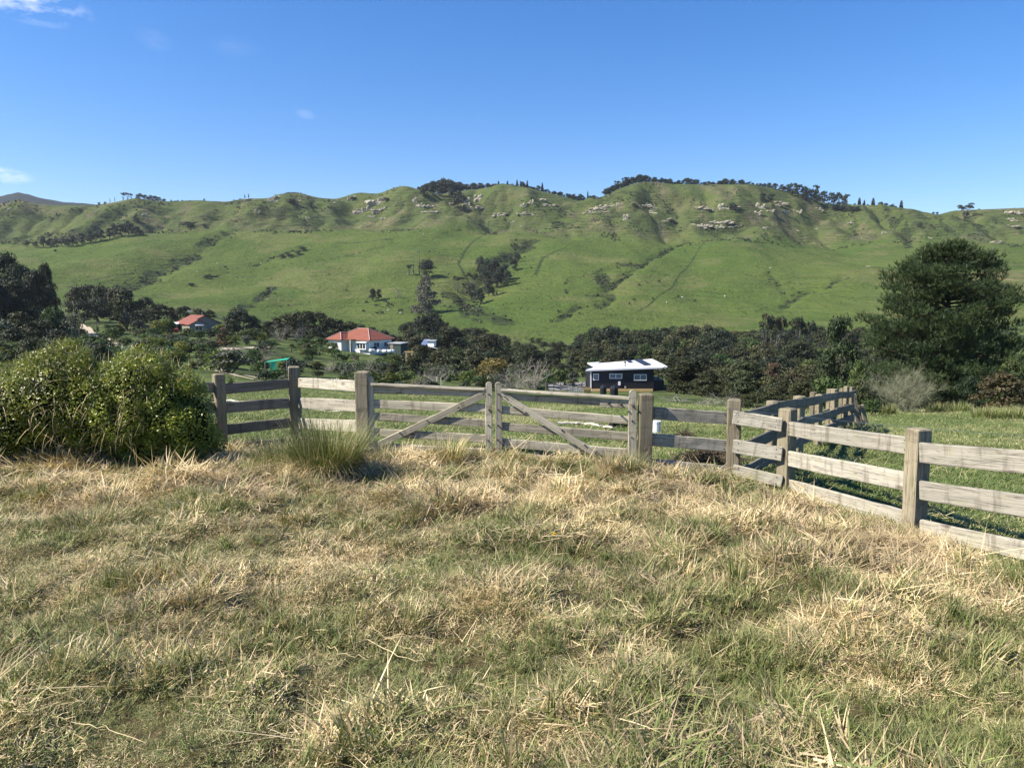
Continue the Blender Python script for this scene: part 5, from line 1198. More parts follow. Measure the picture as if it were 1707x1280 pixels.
box('meter_box', (.4, .18, .7), LP(1032.5, 639, D0 + .5), WFR, h3); box('step_block', (.25, .2, .35), LP(1042.5, 645.5, D0 + .5), CONC, h3)
poly('end_trim', [LP(984, 652, D0 + .5), LP(986, 652, D0 + .5), LP(986, 619.6, D0 + .5), LP(984, 619.8, D0 + .5)], WHT, h3, .12)
for px in (1097, 1104): box('porch_post', (.14, .14, 4.2), L3(P(px, 632, D0 + 1.2)), BLK, h3)
poly('porch_deck', [L3(P(1090.3, 634, D0 + 1)), L3(P(1107, 634, D0 + 1)), L3(P(1107, 634, D0 + 1)) + Vector((0, 7, 0)), L3(P(1090.3, 634, D0 + 1)) + Vector((0, 7, 0))], BLK, h3, 1.8)
box('foundation', (11.2, .2, .5), LP(1037, 650.5, D0 + .42), RAWT, h3)
# yard of the black house
def strip(name, line, width, mat, lift=.03, kind='structure', seg=24, wn2=None):
    P0 = np.array([[*G(x, y).xy] for x, y in line]); L = np.r_[0, np.cumsum(np.hypot(*np.diff(P0, axis=0).T))]
    t = np.linspace(0, L[-1], seg); C = np.c_[np.interp(t, L, P0[:, 0]), np.interp(t, L, P0[:, 1])]; T = unit(np.gradient(C, axis=0)); Nn = np.c_[-T[:, 1], T[:, 0]]
    cols = np.linspace(-.5, .5, 5); X = C[:, None, 0] + Nn[:, None, 0] * width * cols; Yy = C[:, None, 1] + Nn[:, None, 1] * width * cols
    X = X + .12 * width * (fbm(X * .7, Yy * .7, 7, 2) - .5); Z = zfun(X, Yy) + lift
    o = link(name, grid_mesh(name, X, Yy, Z, mat, {})); tag(o, kind=kind); return o
Xy, Yy = np.meshgrid(np.linspace(P(915, 650, 136).x, P(1036, 650, 136).x, 30), np.linspace(116, 156, 40))
Zy = np.maximum(zfun(Xy, Yy) + .12, 0 * Xy + zg(P(985, 650, 128).x, 128) - .2); yd = link('gravel_yard', grid_mesh('gravel_yard', Xy, Yy, zfun(Xy, Yy) + .15, GRAVEL, {})); tag(yd, kind='structure')
strip('dirt_track', [(428, 634.5), (395, 627), (362, 618.5), (325, 611)], .55, DIRT, .05); strip('dirt_track', [(436, 632.5), (400, 624.5), (365, 616), (330, 608.5)], .55, DIRT, .05)
strip('dirt_track', [(205, 583), (188, 572), (175, 566), (150, 556), (135, 545), (105, 533), (88, 530)], 2.6, DIRT, .08, seg=60)
strip('dirt_track', [(318, 582), (360, 583), (430, 580), (455, 580)], 2.4, DIRT, .1, seg=40); strip('dirt_track', [(440, 598), (380, 594), (350, 592)], 1.2, DIRT, .08)
def onground(px, py): g = G(px, py); return g
for i, (px, py, r, h) in enumerate(((1005.5, 657, .42, 1.0), (1023.5, 659, .5, 1.05))):
    g = onground(px, py); q, f = tube([(0, 0, 0), (0, 0, h * .8), (0, 0, h), (0, 0, h * 1.12)], [r, r, r * .85, r * .2], 10)
    t = thing('water_tank', ('squat black plastic barrel at the yard edge', 'larger black domed barrel beside the concrete trough')[i], 'barrel', g); link('body', mesh_np('body', q, f, BLKP), t); q, f = tube([(0, 0, h * 1.1), (0, 0, h * 1.2)], .12, 8); link('lid', mesh_np('lid', q, f, BLKP), t)
g = onground(1020, 651); t = thing('concrete_block', 'pale concrete block standing in front of the black house', 'block', g); box('block', (.75, .5, .7), (0, 0, .3), CONC, t, bev=.03); box('cap', (.85, .6, .1), (0, 0, .7), CONC, t, bev=.02)
g = onground(979, 656); t = thing('yellow_panel', 'yellow timber panel leaning on the low yard fence', 'panel', g); box('sheet', (1.0, .06, .75), (0, 0, .42), RAWT, t, (.2, 0, 0), .01); box('batten', (1.0, .05, .08), (0, -.07, .5), RAWT, t, (.2, 0, 0))
t = thing('picket_fence', 'short pale picket fence at the front of the gravel yard', 'fence', onground(966, 656))
for i in range(12): box('picket', (.12, .04, .8), (-1.3 + .24 * i, 0, .4), GIRON, t, (0, random.uniform(-.03, .03), 0), .01)
for z in (.2, .62): box('rail', (3.0, .05, .07), (0, .045, z), GIRON, t)
t0 = onground(910, 652); t1 = onground(977, 641); yf = thing('yard_fence', 'low wooden fence on the bank left of the gravel yard', 'fence', t0)
for i in range(8):
    p = t0.lerp(t1, i / 7); p.z = zg(p.x, p.y); q = t0.lerp(t1, min(1, (i + 1) / 7)); q.z = zg(q.x, q.y)
    beam('post', p - Vector((0, 0, .3)), p + Vector((0, 0, 1.15)), .14, .14, WOODP, yf, (0, 1, 0))
    if i < 7:
        for z in (.5, .95): beam('rail', p + Vector((0, 0, z)), q + Vector((0, 0, z)), .05, .14, WOODP, yf)
for i, (px, py) in enumerate(((976, 645), (981, 643), (984, 647), (978, 648))):
    g = onground(px, py); t = thing('timber_stack', 'loose stack of raw timber beside the end of the black house', 'timber', g, random.uniform(0, 1.5), 'timber beside black house')
    for j in range(4): box('board', (2.0, .16, .07), (random.uniform(-.2, .2), (j % 2) * .2, .06 + .09 * (j // 2)), RAWT, t, (0, 0, random.uniform(-.25, .25)))
# sheds and things round the white house
A = ground_px(664, 188, 585); t = thing('garden_shed', 'dark green flat-roofed shed beside the white house', 'shed', (A.x, A.y, P(664, 588, 188).z), -.5)
box('wall', (3.6, 2.8, 2.9), (0, 0, .9), DGR, t); box('roof', (4.1, 3.3, .12), (0, 0, 2.42), GIRON, t, (.06, 0, 0)); box('door', (.9, .06, 1.9), (-.9, -1.43, 1.1), WOODO, t)
A = ground_px(714, 172, 575); zt = P(714, 579, 172).z; t = thing('tarpaulin_shelter', 'blue tarpaulin lean-to with a white side among dark trees', 'shelter', (A.x, A.y, zt), -.3)
poly('tarpaulin', [(-1.7, -1.2, .2), (-.4, -1.3, .1), (.0, 1.0, 1.8), (-1.4, 1.0, 1.75)], TARP, t, .05); box('side', (1.6, 1.2, 1.3), (.7, .3, .8), WPL, t); box('roof', (2.4, 1.6, .06), (.6, .2, 1.55), GIRON, t, (.1, 0, 0)); box('plank', (2.2, .2, .08), (1.6, -1.2, .1), WFR, t, (0, .25, .2))
A = ground_px(682, 128, 600); zt = P(682, 602, 128).z; t = thing('timber_trestle', 'small yellow timber frame standing on the bank', 'frame', (A.x, A.y, zt))
for x in (-.45, .45): box('upright', (.28, .2, 1.6), (x, 0, .65), RAWT, t)
box('beam', (1.5, .25, .2), (0, 0, 1.55), RAWT, t)
A = ground_px(462, 74, 605); zt = P(462, 614, 74).z; t = thing('netting_cage', 'green shade-netting cage sagging over garden beds', 'netting', (A.x, A.y, zt))
poly('net_roof', [(-1.05, -.6, .62), (1.05, -.3, .86), (1.0, .9, .98), (-.9, .7, .70)], NETG, t, .03); poly('net_skirt', [(-.5, -.63, -.3), (.1, -.6, -.3), (.1, -.55, .70), (-.5, -.63, .62)], NETG, t, .02)
for x, y, z in ((-1.0, -.58, .6), (1.0, -.28, .82), (.95, .85, .92), (-.85, .65, .66)): box('pole', (.05, .05, z + .4), (x, y, z / 2 - .2), GIRON, t)
for i, px in enumerate((556, 562, 568, 574, 580, 587, 593)):
    A = ground_px(px, 86 + (i % 3) * 2, 622); o = link('white_stone', rock_mesh(r_of(900 + i), .5, .45), None, (A.x, A.y, A.z + .15)); o.data.materials[0] = WHT; tag(o, 'white stone in the row along the garden bed', 'stone', 'garden stones')
for i, (px, py, w) in enumerate(((620, 585, 1.4), (632, 586, 1.0), (644, 586, 2.2), (652, 586, 1.8))):
    A = ground_px(px, 180, py); t = thing('wrapped_bale', 'white wrapped bundle on the lawn before the white house', 'bundle', (A.x, A.y, P(px, py + 2, 180).z), 0, 'white bundles')
    q, f = tube([(-w / 2, 0, .3), (-w * .4, 0, .35), (w * .4, 0, .35), (w / 2, 0, .3)], [.1, .42, .42, .1], 10); link('wrap', mesh_np('wrap', q, f, WPL, None, True), t); box('tie', (.06, .88, .88), (0, 0, .34), BLKP, t)
# things just behind the gates
g = onground(1036, 716); t = thing('water_trough', 'low black plastic trough on the grass behind the gate', 'trough', g, .15)
V, Fs = cat_mesh([boxv(.52, .3, .03, (0, 0, .03)), boxv(.52, .03, .17, (0, -.15, .1)), boxv(.52, .03, .17, (0, .15, .1)), boxv(.03, .27, .17, (-.245, 0, .1)), boxv(.03, .27, .17, (.245, 0, .1))]); link('basin', mesh_np('basin', V, Fs, BLKP), t)
V, Fs = tube([(-.26, -.165, .19), (.26, -.165, .19)], .015, 6); link('rim', mesh_np('rim', V, Fs, BLKP), t); box('label_plate', (.04, .01, .05), (-.2, -.171, .06), WPL, t)
g = onground(1094, 723); t = thing('white_drum', 'white plastic drum standing just behind the fence rails', 'drum', g); q, f = tube([(0, 0, 0), (0, 0, .24), (0, 0, .25)], [.085, .09, .08], 14); link('body', mesh_np('body', q, f, WPL, None, False), t); q, f = tube([(0, 0, .24), (0, 0, .275)], .096, 14); link('lid', mesh_np('lid', q, f, WPL), t)
def branch(label, pts, r, mat=BARKG):
    P0 = [onground(x, y) for x, y in pts]; t = thing('fallen_branch', label, 'branch', P0[0]); R = r_of(int(pts[0][0]))
    Q = np.array([np.array(p - P0[0]) + (0, 0, r * 1.1) for p in P0]); s = np.linspace(0, 1, 14); idx = np.linspace(0, 1, len(Q)); C = np.stack([np.interp(s, idx, Q[:, k_]) for k_ in range(3)], 1) + R.normal(0, r * .4, (14, 3))
    q, f = tube(C, np.linspace(r, r * .45, 14), 7); link('stem', mesh_np('stem', q, f, mat, None, True), t)
    for i in (4, 8, 11):
        q, f = limb(C[i], C[i] + R.normal(0, .12, 3) + (0, 0, .1), r * .4, r * .15, R, 5); link('stub', mesh_np('stub', q, f, mat), t)
PALE = m_plain('bleached_branch', (.56, .52, .44), .8, .2, .2, 5)
branch('long bleached branch lying behind the four-rail fence', [(374, 671), (410, 673), (470, 684), (530, 686), (575, 690)], .05, PALE); branch('pale log lying across the grass behind the gate', [(930, 709), (975, 710), (1022, 718)], .05, PALE)
g = onground(695, 662); t = thing('cattle_pen', 'small dark cattle pen far behind the left gate', 'pen', g)
for x in (-.5, .5):
    for y in (-.3, .5): box('post', (.1, .1, .7), (x, y, .3), WOODO, t)
    box('rail', (1.0, .05, .12), (0, .1 + x * .8, .5), WOODO, t); box('rail', (1.0, .05, .12), (0, .1 + x * .8, .22), WOODO, t)
# dry brush heaped behind the corner rails
for i, (px, py, w) in enumerate(((1165, 778, .55), (1200, 776, .6), (1140, 742, .5))):
    g = onground(px, py); R = r_of(40 + i); t = thing('brush_heap', ('low heap of dead twigs behind the bottom rail', 'taller heap of dead twigs beside the corner post', 'scatter of dead twigs by the white drum')[i], 'brush', g)
    parts = []
    for _ in range(190):
        a = R.uniform(0, 6.28); r = w * R.uniform(0, .8); c = np.array([r * math.cos(a), r * .5 * math.sin(a), R.uniform(.02, .28) * (1 - r / w * .8)]); d = unit(R.normal(0, 1, 3) * (1, 1, .45)) * R.uniform(.08, .22); parts.append(tube([c - d, c + R.normal(0, .015, 3), c + d], [.006, .005, .002], 3, False))
    V, Fs = cat_mesh(parts); link('twigs', mesh_np('twigs', V, Fs, BARK), t)
# ------------------------------------------------------------------ near plants: bushes, tussocks, grass
# blade material: straw or green blade by blade, patch by patch
def m_grass(name, greens, straws, trans=.16):
    k = NT(name); r1, r2 = k.attr('r1'), k.attr('r2'); dry = k.attr('dry', 'INSTANCER'); dryg = k.attr('dryness')
    d = k.math('ADD', dry, dryg)
    g = k.mix(r1, greens[0], greens[1]); s = k.mix(r1, straws[0], straws[1])
    s = k.mix(k.math('MULTIPLY', k.ramp(k.attr('shade', 'INSTANCER'), .36, .66), .8), s, straws[2])
    isd = k.ramp(k.math('SUBTRACT', d, r2), -.06, .06)
    c = k.mix(isd, g, s)
    tip = k.attr('tip'); c = k.mix(k.math('MULTIPLY', tip, .35), c, s)
    v = k.math('ADD', .78, k.math('MULTIPLY', k.rand(), .44)); c = k.mix(1.0, c, v, 'MULTIPLY')
    k.fin(c, .6, .25); k.translucent(k.mix(1.0, c, (1.15, 1.1, .75), 'MULTIPLY'), trans); return k.m
GRASS = m_grass('meadow_grass', ((.060, .105, .022), (.18, .23, .060)), ((.44, .335, .175), (.80, .66, .41), (.345, .27, .165)))
PASTG = m_grass('short_pasture', ((.055, .105, .020), (.115, .180, .045)), ((.26, .25, .10), (.48, .43, .24), (.3, .28, .15)))
def tuft(R, n, rad, L, w, tilt, curl, mat, dryness=0.0, name='tuft', azb=None):
    a = R.uniform(0, 6.28, n); r = rad * np.sqrt(R.uniform(0, 1, n)); base = np.c_[r * np.cos(a), r * np.sin(a), R.uniform(-.02, .015, n)]
    az = R.uniform(0, 6.28, n) if azb is None else R.normal(azb, .9, n)
    V, T, bi = blades(base, az, R.uniform(*tilt, n), R.uniform(*L, n), R.uniform(*w, n), R.uniform(*curl, n), R)
    V[:, 2] = np.where(V[:, 2] < -.005, -.005 + .3 * (V[:, 2] + .005), V[:, 2])
    tipv = np.tile(np.array([0, 0, .2, .2, .6, .6, 1.0]), n)
    return mesh_np(name, V, [T], mat, {'r1': R.uniform(0, 1, n)[bi], 'r2': R.uniform(0, 1, n)[bi], 'tip': tipv, 'dryness': np.full(len(V), dryness)})
def tuft_set(cname, specs, mat):
    c = bpy.data.collections.new(cname)
    for i, sp_ in enumerate(specs):
        o = bpy.data.objects.new(f'{cname}_{i:02d}', tuft(r_of(300 + i + len(cname)), mat=mat, name=cname, **sp_)); c.objects.link(o)
    return c
def scatter(name, label, cat, pts, rot, scl, idx, attrs, coll):
    n = len(pts); me = bpy.data.meshes.new(name); me.vertices.add(n); me.vertices.foreach_set('co', np.asarray(pts, np.float32).ravel())
    a = me.attributes.new('rot', 'FLOAT_VECTOR', 'POINT'); a.data.foreach_set('vector', np.asarray(rot, np.float32).ravel())
    a = me.attributes.new('scl', 'FLOAT_VECTOR', 'POINT'); a.data.foreach_set('vector', np.asarray(scl, np.float32).ravel())
    a = me.attributes.new('idx', 'INT', 'POINT'); a.data.foreach_set('value', np.asarray(idx, np.int32))
    for k_, v in attrs.items(): a = me.attributes.new(k_, 'FLOAT', 'POINT'); a.data.foreach_set('value', np.asarray(v, np.float32))
    o = link(name, me); tag(o, label, cat, kind='stuff')
    ng = bpy.data.node_groups.new(name, 'GeometryNodeTree'); ng.interface.new_socket('Geometry', in_out='INPUT', socket_type='NodeSocketGeometry'); ng.interface.new_socket('Geometry', in_out='OUTPUT', socket_type='NodeSocketGeometry')
    N, L = ng.nodes, ng.links; gi, go = N.new('NodeGroupInput'), N.new('NodeGroupOutput'); m2p = N.new('GeometryNodeMeshToPoints')
    ci = N.new('GeometryNodeCollectionInfo'); ci.inputs[0].default_value = coll; ci.inputs['Separate Children'].default_value = True; ci.inputs['Reset Children'].default_value = True
    iop = N.new('GeometryNodeInstanceOnPoints'); iop.inputs['Pick Instance'].default_value = True
    def na(nm, t): q = N.new('GeometryNodeInputNamedAttribute'); q.data_type = t; q.inputs[0].default_value = nm; return q.outputs[0]
    L.new(gi.outputs[0], m2p.inputs[0]); L.new(m2p.outputs[0], iop.inputs['Points']); L.new(ci.outputs[0], iop.inputs['Instance']); L.new(na('idx', 'INT'), iop.inputs['Instance Index'])
    L.new(na('rot', 'FLOAT_VECTOR'), iop.inputs['Rotation']); L.new(na('scl', 'FLOAT_VECTOR'), iop.inputs['Scale']); L.new(iop.outputs[0], go.inputs[0])
    o.modifiers.new('scatter', 'NODES').node_group = ng
    return o
mats_ = GRASS
MAT_T = [dict(n=48, rad=.10, L=(.05, .13), w=(0.0014, 0.0028), tilt=(.75, 1.5), curl=(-.4, .8)), dict(n=48, rad=.11, L=(.05, .12), w=(0.0014, 0.0027), tilt=(.9, 1.6), curl=(-.9, .5)),
         dict(n=42, rad=.10, L=(.06, .16), w=(0.0014, 0.0027), tilt=(.8, 1.5), curl=(-.6, 1.0)), dict(n=48, rad=.09, L=(.04, .10), w=(0.0014, 0.0028), tilt=(.4, 1.3), curl=(-.3, 1.4)),     # 0-3 matted
         dict(n=34, rad=.05, L=(.05, .13), w=(0.0018, 0.0034), tilt=(.1, .9), curl=(.1, 1.3)), dict(n=30, rad=.045, L=(.06, .17), w=(0.0018, 0.0034), tilt=(.1, .8), curl=(.2, 1.4)),       # 4-5 upright
         dict(n=64, rad=.11, L=(.015, .045), w=(0.0014, 0.0025), tilt=(.2, 1.3), curl=(-.2, .9)), dict(n=64, rad=.11, L=(.02, .055), w=(0.0014, 0.0025), tilt=(.4, 1.4), curl=(-.2, .9)),     # 6-7 short
         dict(n=7, rad=.12, L=(.15, .34), w=(0.0017, 0.0031), tilt=(1.2, 1.56), curl=(-.3, .3)), dict(n=14, rad=.08, L=(.12, .24), w=(0.0014, 0.0025), tilt=(1.0, 1.55), curl=(-.4, .4))]         # 8-9 long lying straw
CG = tuft_set('meadow_tuft', MAT_T, GRASS)
R = r_of(11)
def near_pts(n, y0, y1, xm, power=1.0):
    Y = y0 + (y1 - y0) * R.uniform(0, 1, n) ** power; X = R.uniform(-1, 1, n) * (xm * (Y + 1.5)); return X, Y
sets = []
for n, y0, y1 in ((14000, 1.9, 4.2), (18000, 4.2, 7.2), (19000, 7.2, 12.2)):
    sets.append(near_pts(n, y0, y1, .80))
X = np.concatenate([a for a, _ in sets]); Y = np.concatenate([b_ for _, b_ in sets])
ins = inside(X, Y) + .25 * (vnoise(X * 2, Y * 2, 4) - .5); ok = (ins > -.12); X, Y, ins = X[ok], Y[ok], ins[ok]; n = len(X)
patch = fbm(X * .55, Y * .55, 101, 4); patch2 = fbm(X * 1.7 + 9, Y * 1.7, 103, 3); lump = fbm(X * 1.1, Y * 1.1, 3, 3)
short = sstep(.5, -1.5, X) * sstep(7.5, 4.5, Y) * sstep(.3, .55, fbm(X * .5 + 5, Y * .5, 107, 3) + .12)      # worn, close-cropped corner at the near left
dry = np.clip(.66 + .9 * (patch - .5) + 1.05 * (patch2 - .5) + R.normal(0, .12, n) + .10 * sstep(6.5, 9, Y) - .30 * short - .14 * sstep(4.5, 2.5, Y), .08, .97)
u = R.uniform(0, 1, n); idx = np.where(u < .68, R.integers(0, 4, n), np.where(u < .79, R.integers(4, 6, n), np.where(u < .92, R.integers(6, 8, n), R.integers(8, 10, n))))
ups = (patch2 < .42) & (R.uniform(0, 1, n) < .4) & (short < .5); idx = np.where(ups, R.integers(4, 6, n), idx)
idx = np.where((R.uniform(0, 1, n) < short * .85), R.integers(6, 8, n), idx); dry = np.where((idx >= 8), np.maximum(dry, .8), dry); dry = np.where((idx == 4) | (idx == 5), dry - .28, dry)
sc_ = R.uniform(.6, 1.2, n) * (1 + 1.2 * (patch2 - .5)) * (1 - .35 * short) * (.55 + .45 * sstep(.1, .8, ins)); clump = sstep(.56, .68, vnoise(X * 3.3 + 7, Y * 3.3, 137)); sc_ = sc_ * (.85 + .55 * clump); zsc = sc_ * np.where(idx < 4, .62, np.where(idx < 6, 1.0, .8))
wid = sc_ * (1 + .55 * sstep(4, 10, Y))
pts = np.c_[X, Y, zfun(X, Y) + R.uniform(-.01, .015, n) + .05 * np.clip(patch2 - .5, 0, 1)]
rot = np.c_[R.normal(0, .3, n), R.normal(0, .3, n), R.uniform(0, 6.28, n)]; gap = (vnoise(X * 4.2, Y * 4.2, 131) < .27) & (R.uniform(0, 1, n) < .7) & (short < .3)
scatter('meadow_grass', 'matted straw-coloured and green meadow grass on the near side of the fence', 'grass', pts[~gap], rot[~gap], np.c_[wid, wid, zsc][~gap], idx[~gap], {'dry': dry[~gap], 'shade': fbm(X * 1.5 + 30, Y * 1.5, 111, 3)[~gap]}, CG)
# short pasture beyond the fence
PT = [dict(n=46, rad=.14, L=(.03, .075), w=(.0018, .0034), tilt=(.1, 1.1), curl=(0, .9)), dict(n=46, rad=.14, L=(.025, .06), w=(.0018, .0034), tilt=(.3, 1.3), curl=(0, .9)), dict(n=40, rad=.13, L=(.04, .11), w=(.0018, .003), tilt=(.1, .9), curl=(.2, 1.0)), dict(n=10, rad=.15, L=(.12, .24), w=(.002, .003), tilt=(1.0, 1.5), curl=(-.1, .3), dryness=.9)]
CP2 = tuft_set('pasture_tuft', PT, PASTG)
Y = 6.0 + 40 * R.uniform(0, 1, 42000) ** 1.25; X = R.uniform(-1, 1, 42000) * (.74 * Y + 1.5)
ok = inside(X, Y) < .05; X, Y = X[ok], Y[ok]; n = len(X)
pn = fbm(X * .25, Y * .25, 121, 4); dr = np.clip(.08 + 1.1 * (pn - .5) + .35 * np.exp(-((X + 1.3) / 1.3) ** 2 - ((Y - 17) / 4) ** 2) + .3 * np.exp(-((X - 1.0) / 2.5) ** 2 - ((Y - 13) / 2.5) ** 2), .04, .9)
sc_ = R.uniform(.8, 1.4, n) * (1 + Y * .03); u = R.uniform(0, 1, n); idx = np.where(u < .42, 0, np.where(u < .78, 1, np.where(u < .95, 2, 3)))
scatter('pasture_grass', 'short green pasture grass beyond the fence and gates', 'grass', np.c_[X, Y, zfun(X, Y)], np.c_[R.normal(0, .1, n), R.normal(0, .1, n), R.uniform(0, 6.28, n)], np.c_[sc_ * 1.2, sc_ * 1.2, sc_ * .6], idx, {'dry': dr, 'shade': pn * 0 + .2}, CP2)

# tussocks as things of their own
def tussock(label, px, py, h, rad, n, dry_, lean=0.0, spread=.55, w=(.0022, .0042), thatch=True, name='grass_tussock', g=None):
    g = g or G(px, py); R = r_of(int(px * 7 + py)); t = thing(name, label, 'grass tussock', (g.x, g.y, g.z - .02))
    a = R.uniform(0, 6.28, n); r = rad * np.sqrt(R.uniform(0, 1, n)); base = np.c_[r * np.cos(a), r * np.sin(a), 0 * a]
    V, T, bi = blades(base, a + R.normal(0, .6, n), np.abs(R.normal(.18, .22, n)) * spread / .55 + r / rad * .25 * spread / .55 + lean * np.cos(a), R.uniform(.45, 1.1, n) * h, R.uniform(*w, n), R.gamma(1.6, .3, n) * spread / .55, R, 3)
    tp = np.tile(np.array([0, 0, .1, .1, .3, .3, .7]), n)
    link('blades', mesh_np('blades', V, [T], GRASS, {'r1': R.uniform(0, 1, n)[bi], 'r2': R.uniform(0, 1, n)[bi], 'tip': tp, 'dryness': np.full(len(V), dry_)}), t)
    if thatch:
        m = int(n * .7); a = R.uniform(0, 6.28, m); r = rad * R.uniform(.5, 1.15, m); base = np.c_[r * np.cos(a), r * np.sin(a), R.uniform(0, .25, m) * h]
        V, T, bi = blades(base, a + R.normal(0, .7, m), R.uniform(.7, 1.9, m), R.uniform(.25, .55, m) * h, R.uniform(.0014, .0028, m), R.uniform(.2, 1.6, m), R, 3); V[:, 2] = np.maximum(V[:, 2], 0)
        link('dead_thatch', mesh_np('dead_thatch', V, [T], GRASS, {'r1': R.uniform(0, .8, m)[bi], 'r2': R.uniform(0, 1, m)[bi], 'tip': np.zeros(len(V)), 'dryness': np.full(len(V), .95)}), t)
    return t
tussock('tall grey-green tussock in front of the left gate post', 545, 792, .80, .30, 1900, .10, .05, .62)
tussock('lower green clump at the shaded foot of the four-rail fence', 470, 775, .46, .34, 1000, .1, .05, .8)
tussock('tangled clump between the tall tussock and the left gate', 640, 775, .36, .2, 420, .35, 0, .8)
tussock('seeding straw-tipped tuft below the left gate brace', 745, 770, .42, .22, 520, .45, 0, .55)
tussock('thin green tuft beside the meeting stiles of the gates', 800, 768, .3, .15, 260, .4, 0, .6)
tussock('dark green mound of grass below the right gate brace', 970, 790, .24, .2, 520, .06, .1, 1.0)
tussock('bright green tuft at the foot of the round-topped gate stile', 1045, 790, .36, .2, 560, .12, 0, .7)
tussock('yellowed clump of stalks next to the right gate', 1015, 790, .34, .08, 160, .8, 0, .4)
tussock('sparse upright green tuft alone in the dry grass', 1228, 985, .36, .07, 90, .12, .05, .35, (.003, .006))
tussock('stubby straw stump beside the sparse upright tuft', 1198, 985, .16, .07, 150, .98, 0, .5, (.003, .005), False)
tussock('dark green tuft right of the straw stump', 1390, 990, .22, .14, 380, .08, .1, .9)
tussock('drooping green clump by the bleached fence end', 1700, 985, .34, .22, 620, .12, .1, .9)
tussock('thin tall stems standing before the bleached fence', 1610, 1010, .42, .16, 90, .35, 0, .4, thatch=False)
tussock('olive grass clump in the middle of the dry meadow', 672, 1050, .2, .11, 240, .3, 0, .6)
tussock('small green clump among bent straws', 1500, 1130, .2, .12, 240, .2, 0, .7)
tussock('fresh green clump by the flattened straw', 1300, 1180, .2, .1, 200, .15, 0, .6)
tussock('yellow-green clump on the worn left ground', 120, 1110, .17, .1, 240, .4, 0, .8)
tussock('grassy clump at the foot of the bleached fence bend', 1260, 860, .26, .25, 520, .4, 0, .9)
tussock('soft olive clump in the dry slope', 1130, 960, .2, .18, 380, .55, 0, .9)
tussock('broad pale clump above the dry slope', 880, 850, .22, .26, 520, .55, 0, 1.0)
tussock('green clump on the dry bank below the leafy bushes', 150, 880, .24, .2, 380, .35, 0, .8)
tussock('green clump under the shaded rails', 400, 790, .26, .2, 380, .2, 0, .8)
tussock('dark mound of grass in the near dry meadow', 470, 1010, .16, .16, 300, .3, .1, 1.0); tussock('low tangle beside the dandelion', 955, 930, .2, .16, 320, .4, 0, 1.0)
for px, Y, w_ in ((1560, 37, .8), (1600, 37, .9), (1660, 31, .9), (1690, 31, 1.0), (1640, 31, .7), (1720, 32, .9), (1480, 34, .5)):
    tussock('dark green rush clump near the pine side of the paddock', px, 690, .62, w_ * .55, 420, .08, 0, .45, (.006, .011), False, 'rush_clump', ground_px(px, Y, 690))['group'] = 'rush clumps in paddock'
# dandelion and long bent straws
g = G(921, 914); t = thing('dandelion', 'single yellow dandelion flower in the dry grass', 'flower', g); YEL = m_plain('dandelion_yellow', (.75, .55, .02), .6, .2)
q, f = tube([(0, 0, 0), (.01, 0, .10)], .003, 5); link('stem', mesh_np('stem', q, f, L_GREEN, {'tint': np.full(len(q), .5)}), t)
nb = 40; V, T, bi = blades(np.tile((.01, 0, .10), (nb, 1)), r_of(1).uniform(0, 6.28, nb), r_of(2).uniform(.2, 1.5, nb), np.full(nb, .024), np.full(nb, .003), np.full(nb, .3), r_of(3)); link('petals', mesh_np('petals', V, [T], YEL), t)
STRAW = m_plain('bleached_straw', (.58, .48, .27), .7, .2, .15, 8)
for lab, pts, r in (('thick yellow bent straw curling over the dry grass', [(592, 1092), (610, 1083), (640, 1098), (668, 1115), (708, 1126)], .0045), ('long straw crossing behind the yellow bent straw', [(600, 1062), (640, 1075), (680, 1100), (708, 1122)], .003),
                    ('straight straw lying level in the dry grass', [(640, 1081), (725, 1083)], .003), ('straw pointing at the worn patch', [(545, 1094), (580, 1110), (617, 1126)], .003), ('straw stem near the bottom of the slope', [(430, 1172), (490, 1186), (560, 1205)], .003),
                    ('pale flattened leaf near the straw stump', [(1020, 1015), (1048, 1022), (1076, 1034)], .005), ('white straw by the sparse green tuft', [(1264, 1006), (1280, 1014)], .006), ('long bent stem across the near right grass', [(1380, 1135), (1430, 1150), (1480, 1175)], .003),
                    ('stiff straw on the worn left ground', [(40, 1155), (75, 1165), (108, 1182)], .0035), ('straw arching at the lower left', [(120, 1232), (180, 1242), (245, 1265)], .0035), ('short thick straw on the left slope', [(284, 998), (300, 1012)], .005), ('straw lying on the close-cropped grass', [(70, 1020), (105, 1020)], .003)):
    Q = []
    for x, y in pts: a = G(x, y); Q.append((a.x, a.y, a.z + .06 + random.uniform(-.012, .012)))
    s = np.linspace(0, 1, 12); Qa = np.array(Q); C = np.stack([np.interp(s, np.linspace(0, 1, len(Q)), Qa[:, j]) for j in range(3)], 1)
    C = C + r_of(int(pts[0][0])).normal(0, .006, C.shape); q, f = tube(C, np.linspace(r * .62, r * .3, 12), 5); tag(link('straw_stem', mesh_np('straw_stem', q, f, STRAW, None, True)), lab, 'straw')

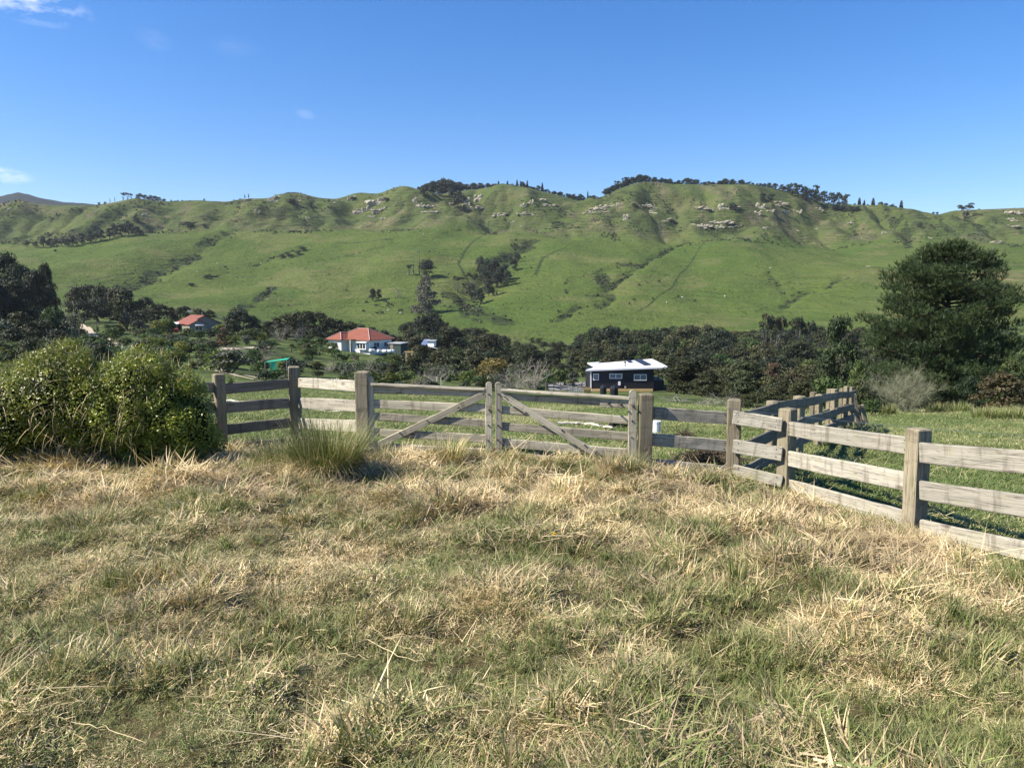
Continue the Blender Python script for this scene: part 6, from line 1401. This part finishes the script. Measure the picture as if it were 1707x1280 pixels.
# leafy bushes
L_BUSH = m_leaf('glossy_bush_leaf', (.055, .098, .012), (.29, .37, .042), .3, .38, .5)
DARKC = m_plain('bush_interior', (.012, .015, .008), .95, .05)  # near-black colour standing in for the shade inside the bush
def bush(label, px, Y, lobes, n, seed, top_grass):
    R = r_of(seed); g = ground_px(px, Y, 760); t = thing('leafy_bush', label, 'bush', g)
    C, N, lt = crown_pts(lobes, n, R, .12, False); ok = C[:, 2] > .0; C, N, lt = C[ok], N[ok], lt[ok]
    # lumpy sprays of leaves
    lump = np.array([mnoise.noise(Vector(c_ * 5.5)) for c_ in C]); lump2 = np.array([mnoise.noise(Vector(c_ * 2.1) + Vector((seed, 0, 0))) for c_ in C]); C = C + N * (lump * .08 + lump2 * .12)[:, None]; C = C[:]
    V, Q = leaf_quads(C, N * .9 + np.array([0, 0, .5]), .0155, R, .6, .18)
    link('foliage', mesh_np('foliage', V, [Q], L_BUSH, {'tint': np.repeat(np.clip(.5 + lump * .9 + R.normal(0, .2, len(C)), 0, 1), 4)}), t)
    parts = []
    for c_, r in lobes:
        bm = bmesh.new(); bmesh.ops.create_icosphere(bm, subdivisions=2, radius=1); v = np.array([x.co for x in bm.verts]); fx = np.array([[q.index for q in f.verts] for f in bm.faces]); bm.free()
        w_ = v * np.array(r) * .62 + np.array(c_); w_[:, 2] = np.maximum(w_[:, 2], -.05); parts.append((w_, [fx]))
    V, Fs = cat_mesh(parts); link('shade_core', mesh_np('shade_core', V, Fs, DARKC), t)  # dark lumps added inside the leaves to block light and read as shade
    # runner grass growing over the crown
    cz = C[:, 2]; topi = np.nonzero((N[:, 2] > .35) & (cz > np.quantile(cz, .74)))[0]; s = R.choice(topi, top_grass); m = top_grass
    V, T, bi = blades(C[s], R.normal(math.pi * 1.2, 1.4, m), R.uniform(.1, 1.1, m), R.uniform(.06, .2, m), R.uniform(.002, .004, m), R.uniform(.2, 1.3, m), R)
    link('runner_grass', mesh_np('runner_grass', V, [T], GRASS, {'r1': R.uniform(.3, 1, m)[bi], 'r2': R.uniform(0, 1, m)[bi], 'tip': np.tile(np.array([0, 0, .1, .1, .3, .3, .6]), m), 'dryness': np.full(len(V), .25)}), t)
    # dead hanging stems on the face
    m = 200; s = R.choice(len(C), m * 8); s = s[(N[s, 1] < -.3) & (C[s, 2] < 1.05) & (fbm(C[s, 0] * 3.1, C[s, 2] * 1.2, seed, 2) > .52)][:m]; m = len(s)
    V, T, bi = blades(C[s] + N[s] * .02, R.normal(-math.pi / 2, .8, m), R.uniform(1.2, 2.6, m), R.uniform(.15, .42, m), R.uniform(.0014, .0028, m), R.uniform(.2, 1.2, m), R)
    link('dead_stems', mesh_np('dead_stems', V, [T], GRASS, {'r1': R.uniform(0, .7, m)[bi], 'r2': R.uniform(0, 1, m)[bi], 'tip': np.zeros(len(V)), 'dryness': np.full(len(V), .97)}), t)['kind'] = 'stuff'
Yb = 9.3; s_ = Yb / F
def lob(px, py, wpx, hpx, dep, cx, dy=0.0):
    p = P(px, py, Yb); g = ground_px(cx, Yb, 760); return ((p.x - g.x, dy, p.z - g.z), (wpx * s_, dep, hpx * s_))
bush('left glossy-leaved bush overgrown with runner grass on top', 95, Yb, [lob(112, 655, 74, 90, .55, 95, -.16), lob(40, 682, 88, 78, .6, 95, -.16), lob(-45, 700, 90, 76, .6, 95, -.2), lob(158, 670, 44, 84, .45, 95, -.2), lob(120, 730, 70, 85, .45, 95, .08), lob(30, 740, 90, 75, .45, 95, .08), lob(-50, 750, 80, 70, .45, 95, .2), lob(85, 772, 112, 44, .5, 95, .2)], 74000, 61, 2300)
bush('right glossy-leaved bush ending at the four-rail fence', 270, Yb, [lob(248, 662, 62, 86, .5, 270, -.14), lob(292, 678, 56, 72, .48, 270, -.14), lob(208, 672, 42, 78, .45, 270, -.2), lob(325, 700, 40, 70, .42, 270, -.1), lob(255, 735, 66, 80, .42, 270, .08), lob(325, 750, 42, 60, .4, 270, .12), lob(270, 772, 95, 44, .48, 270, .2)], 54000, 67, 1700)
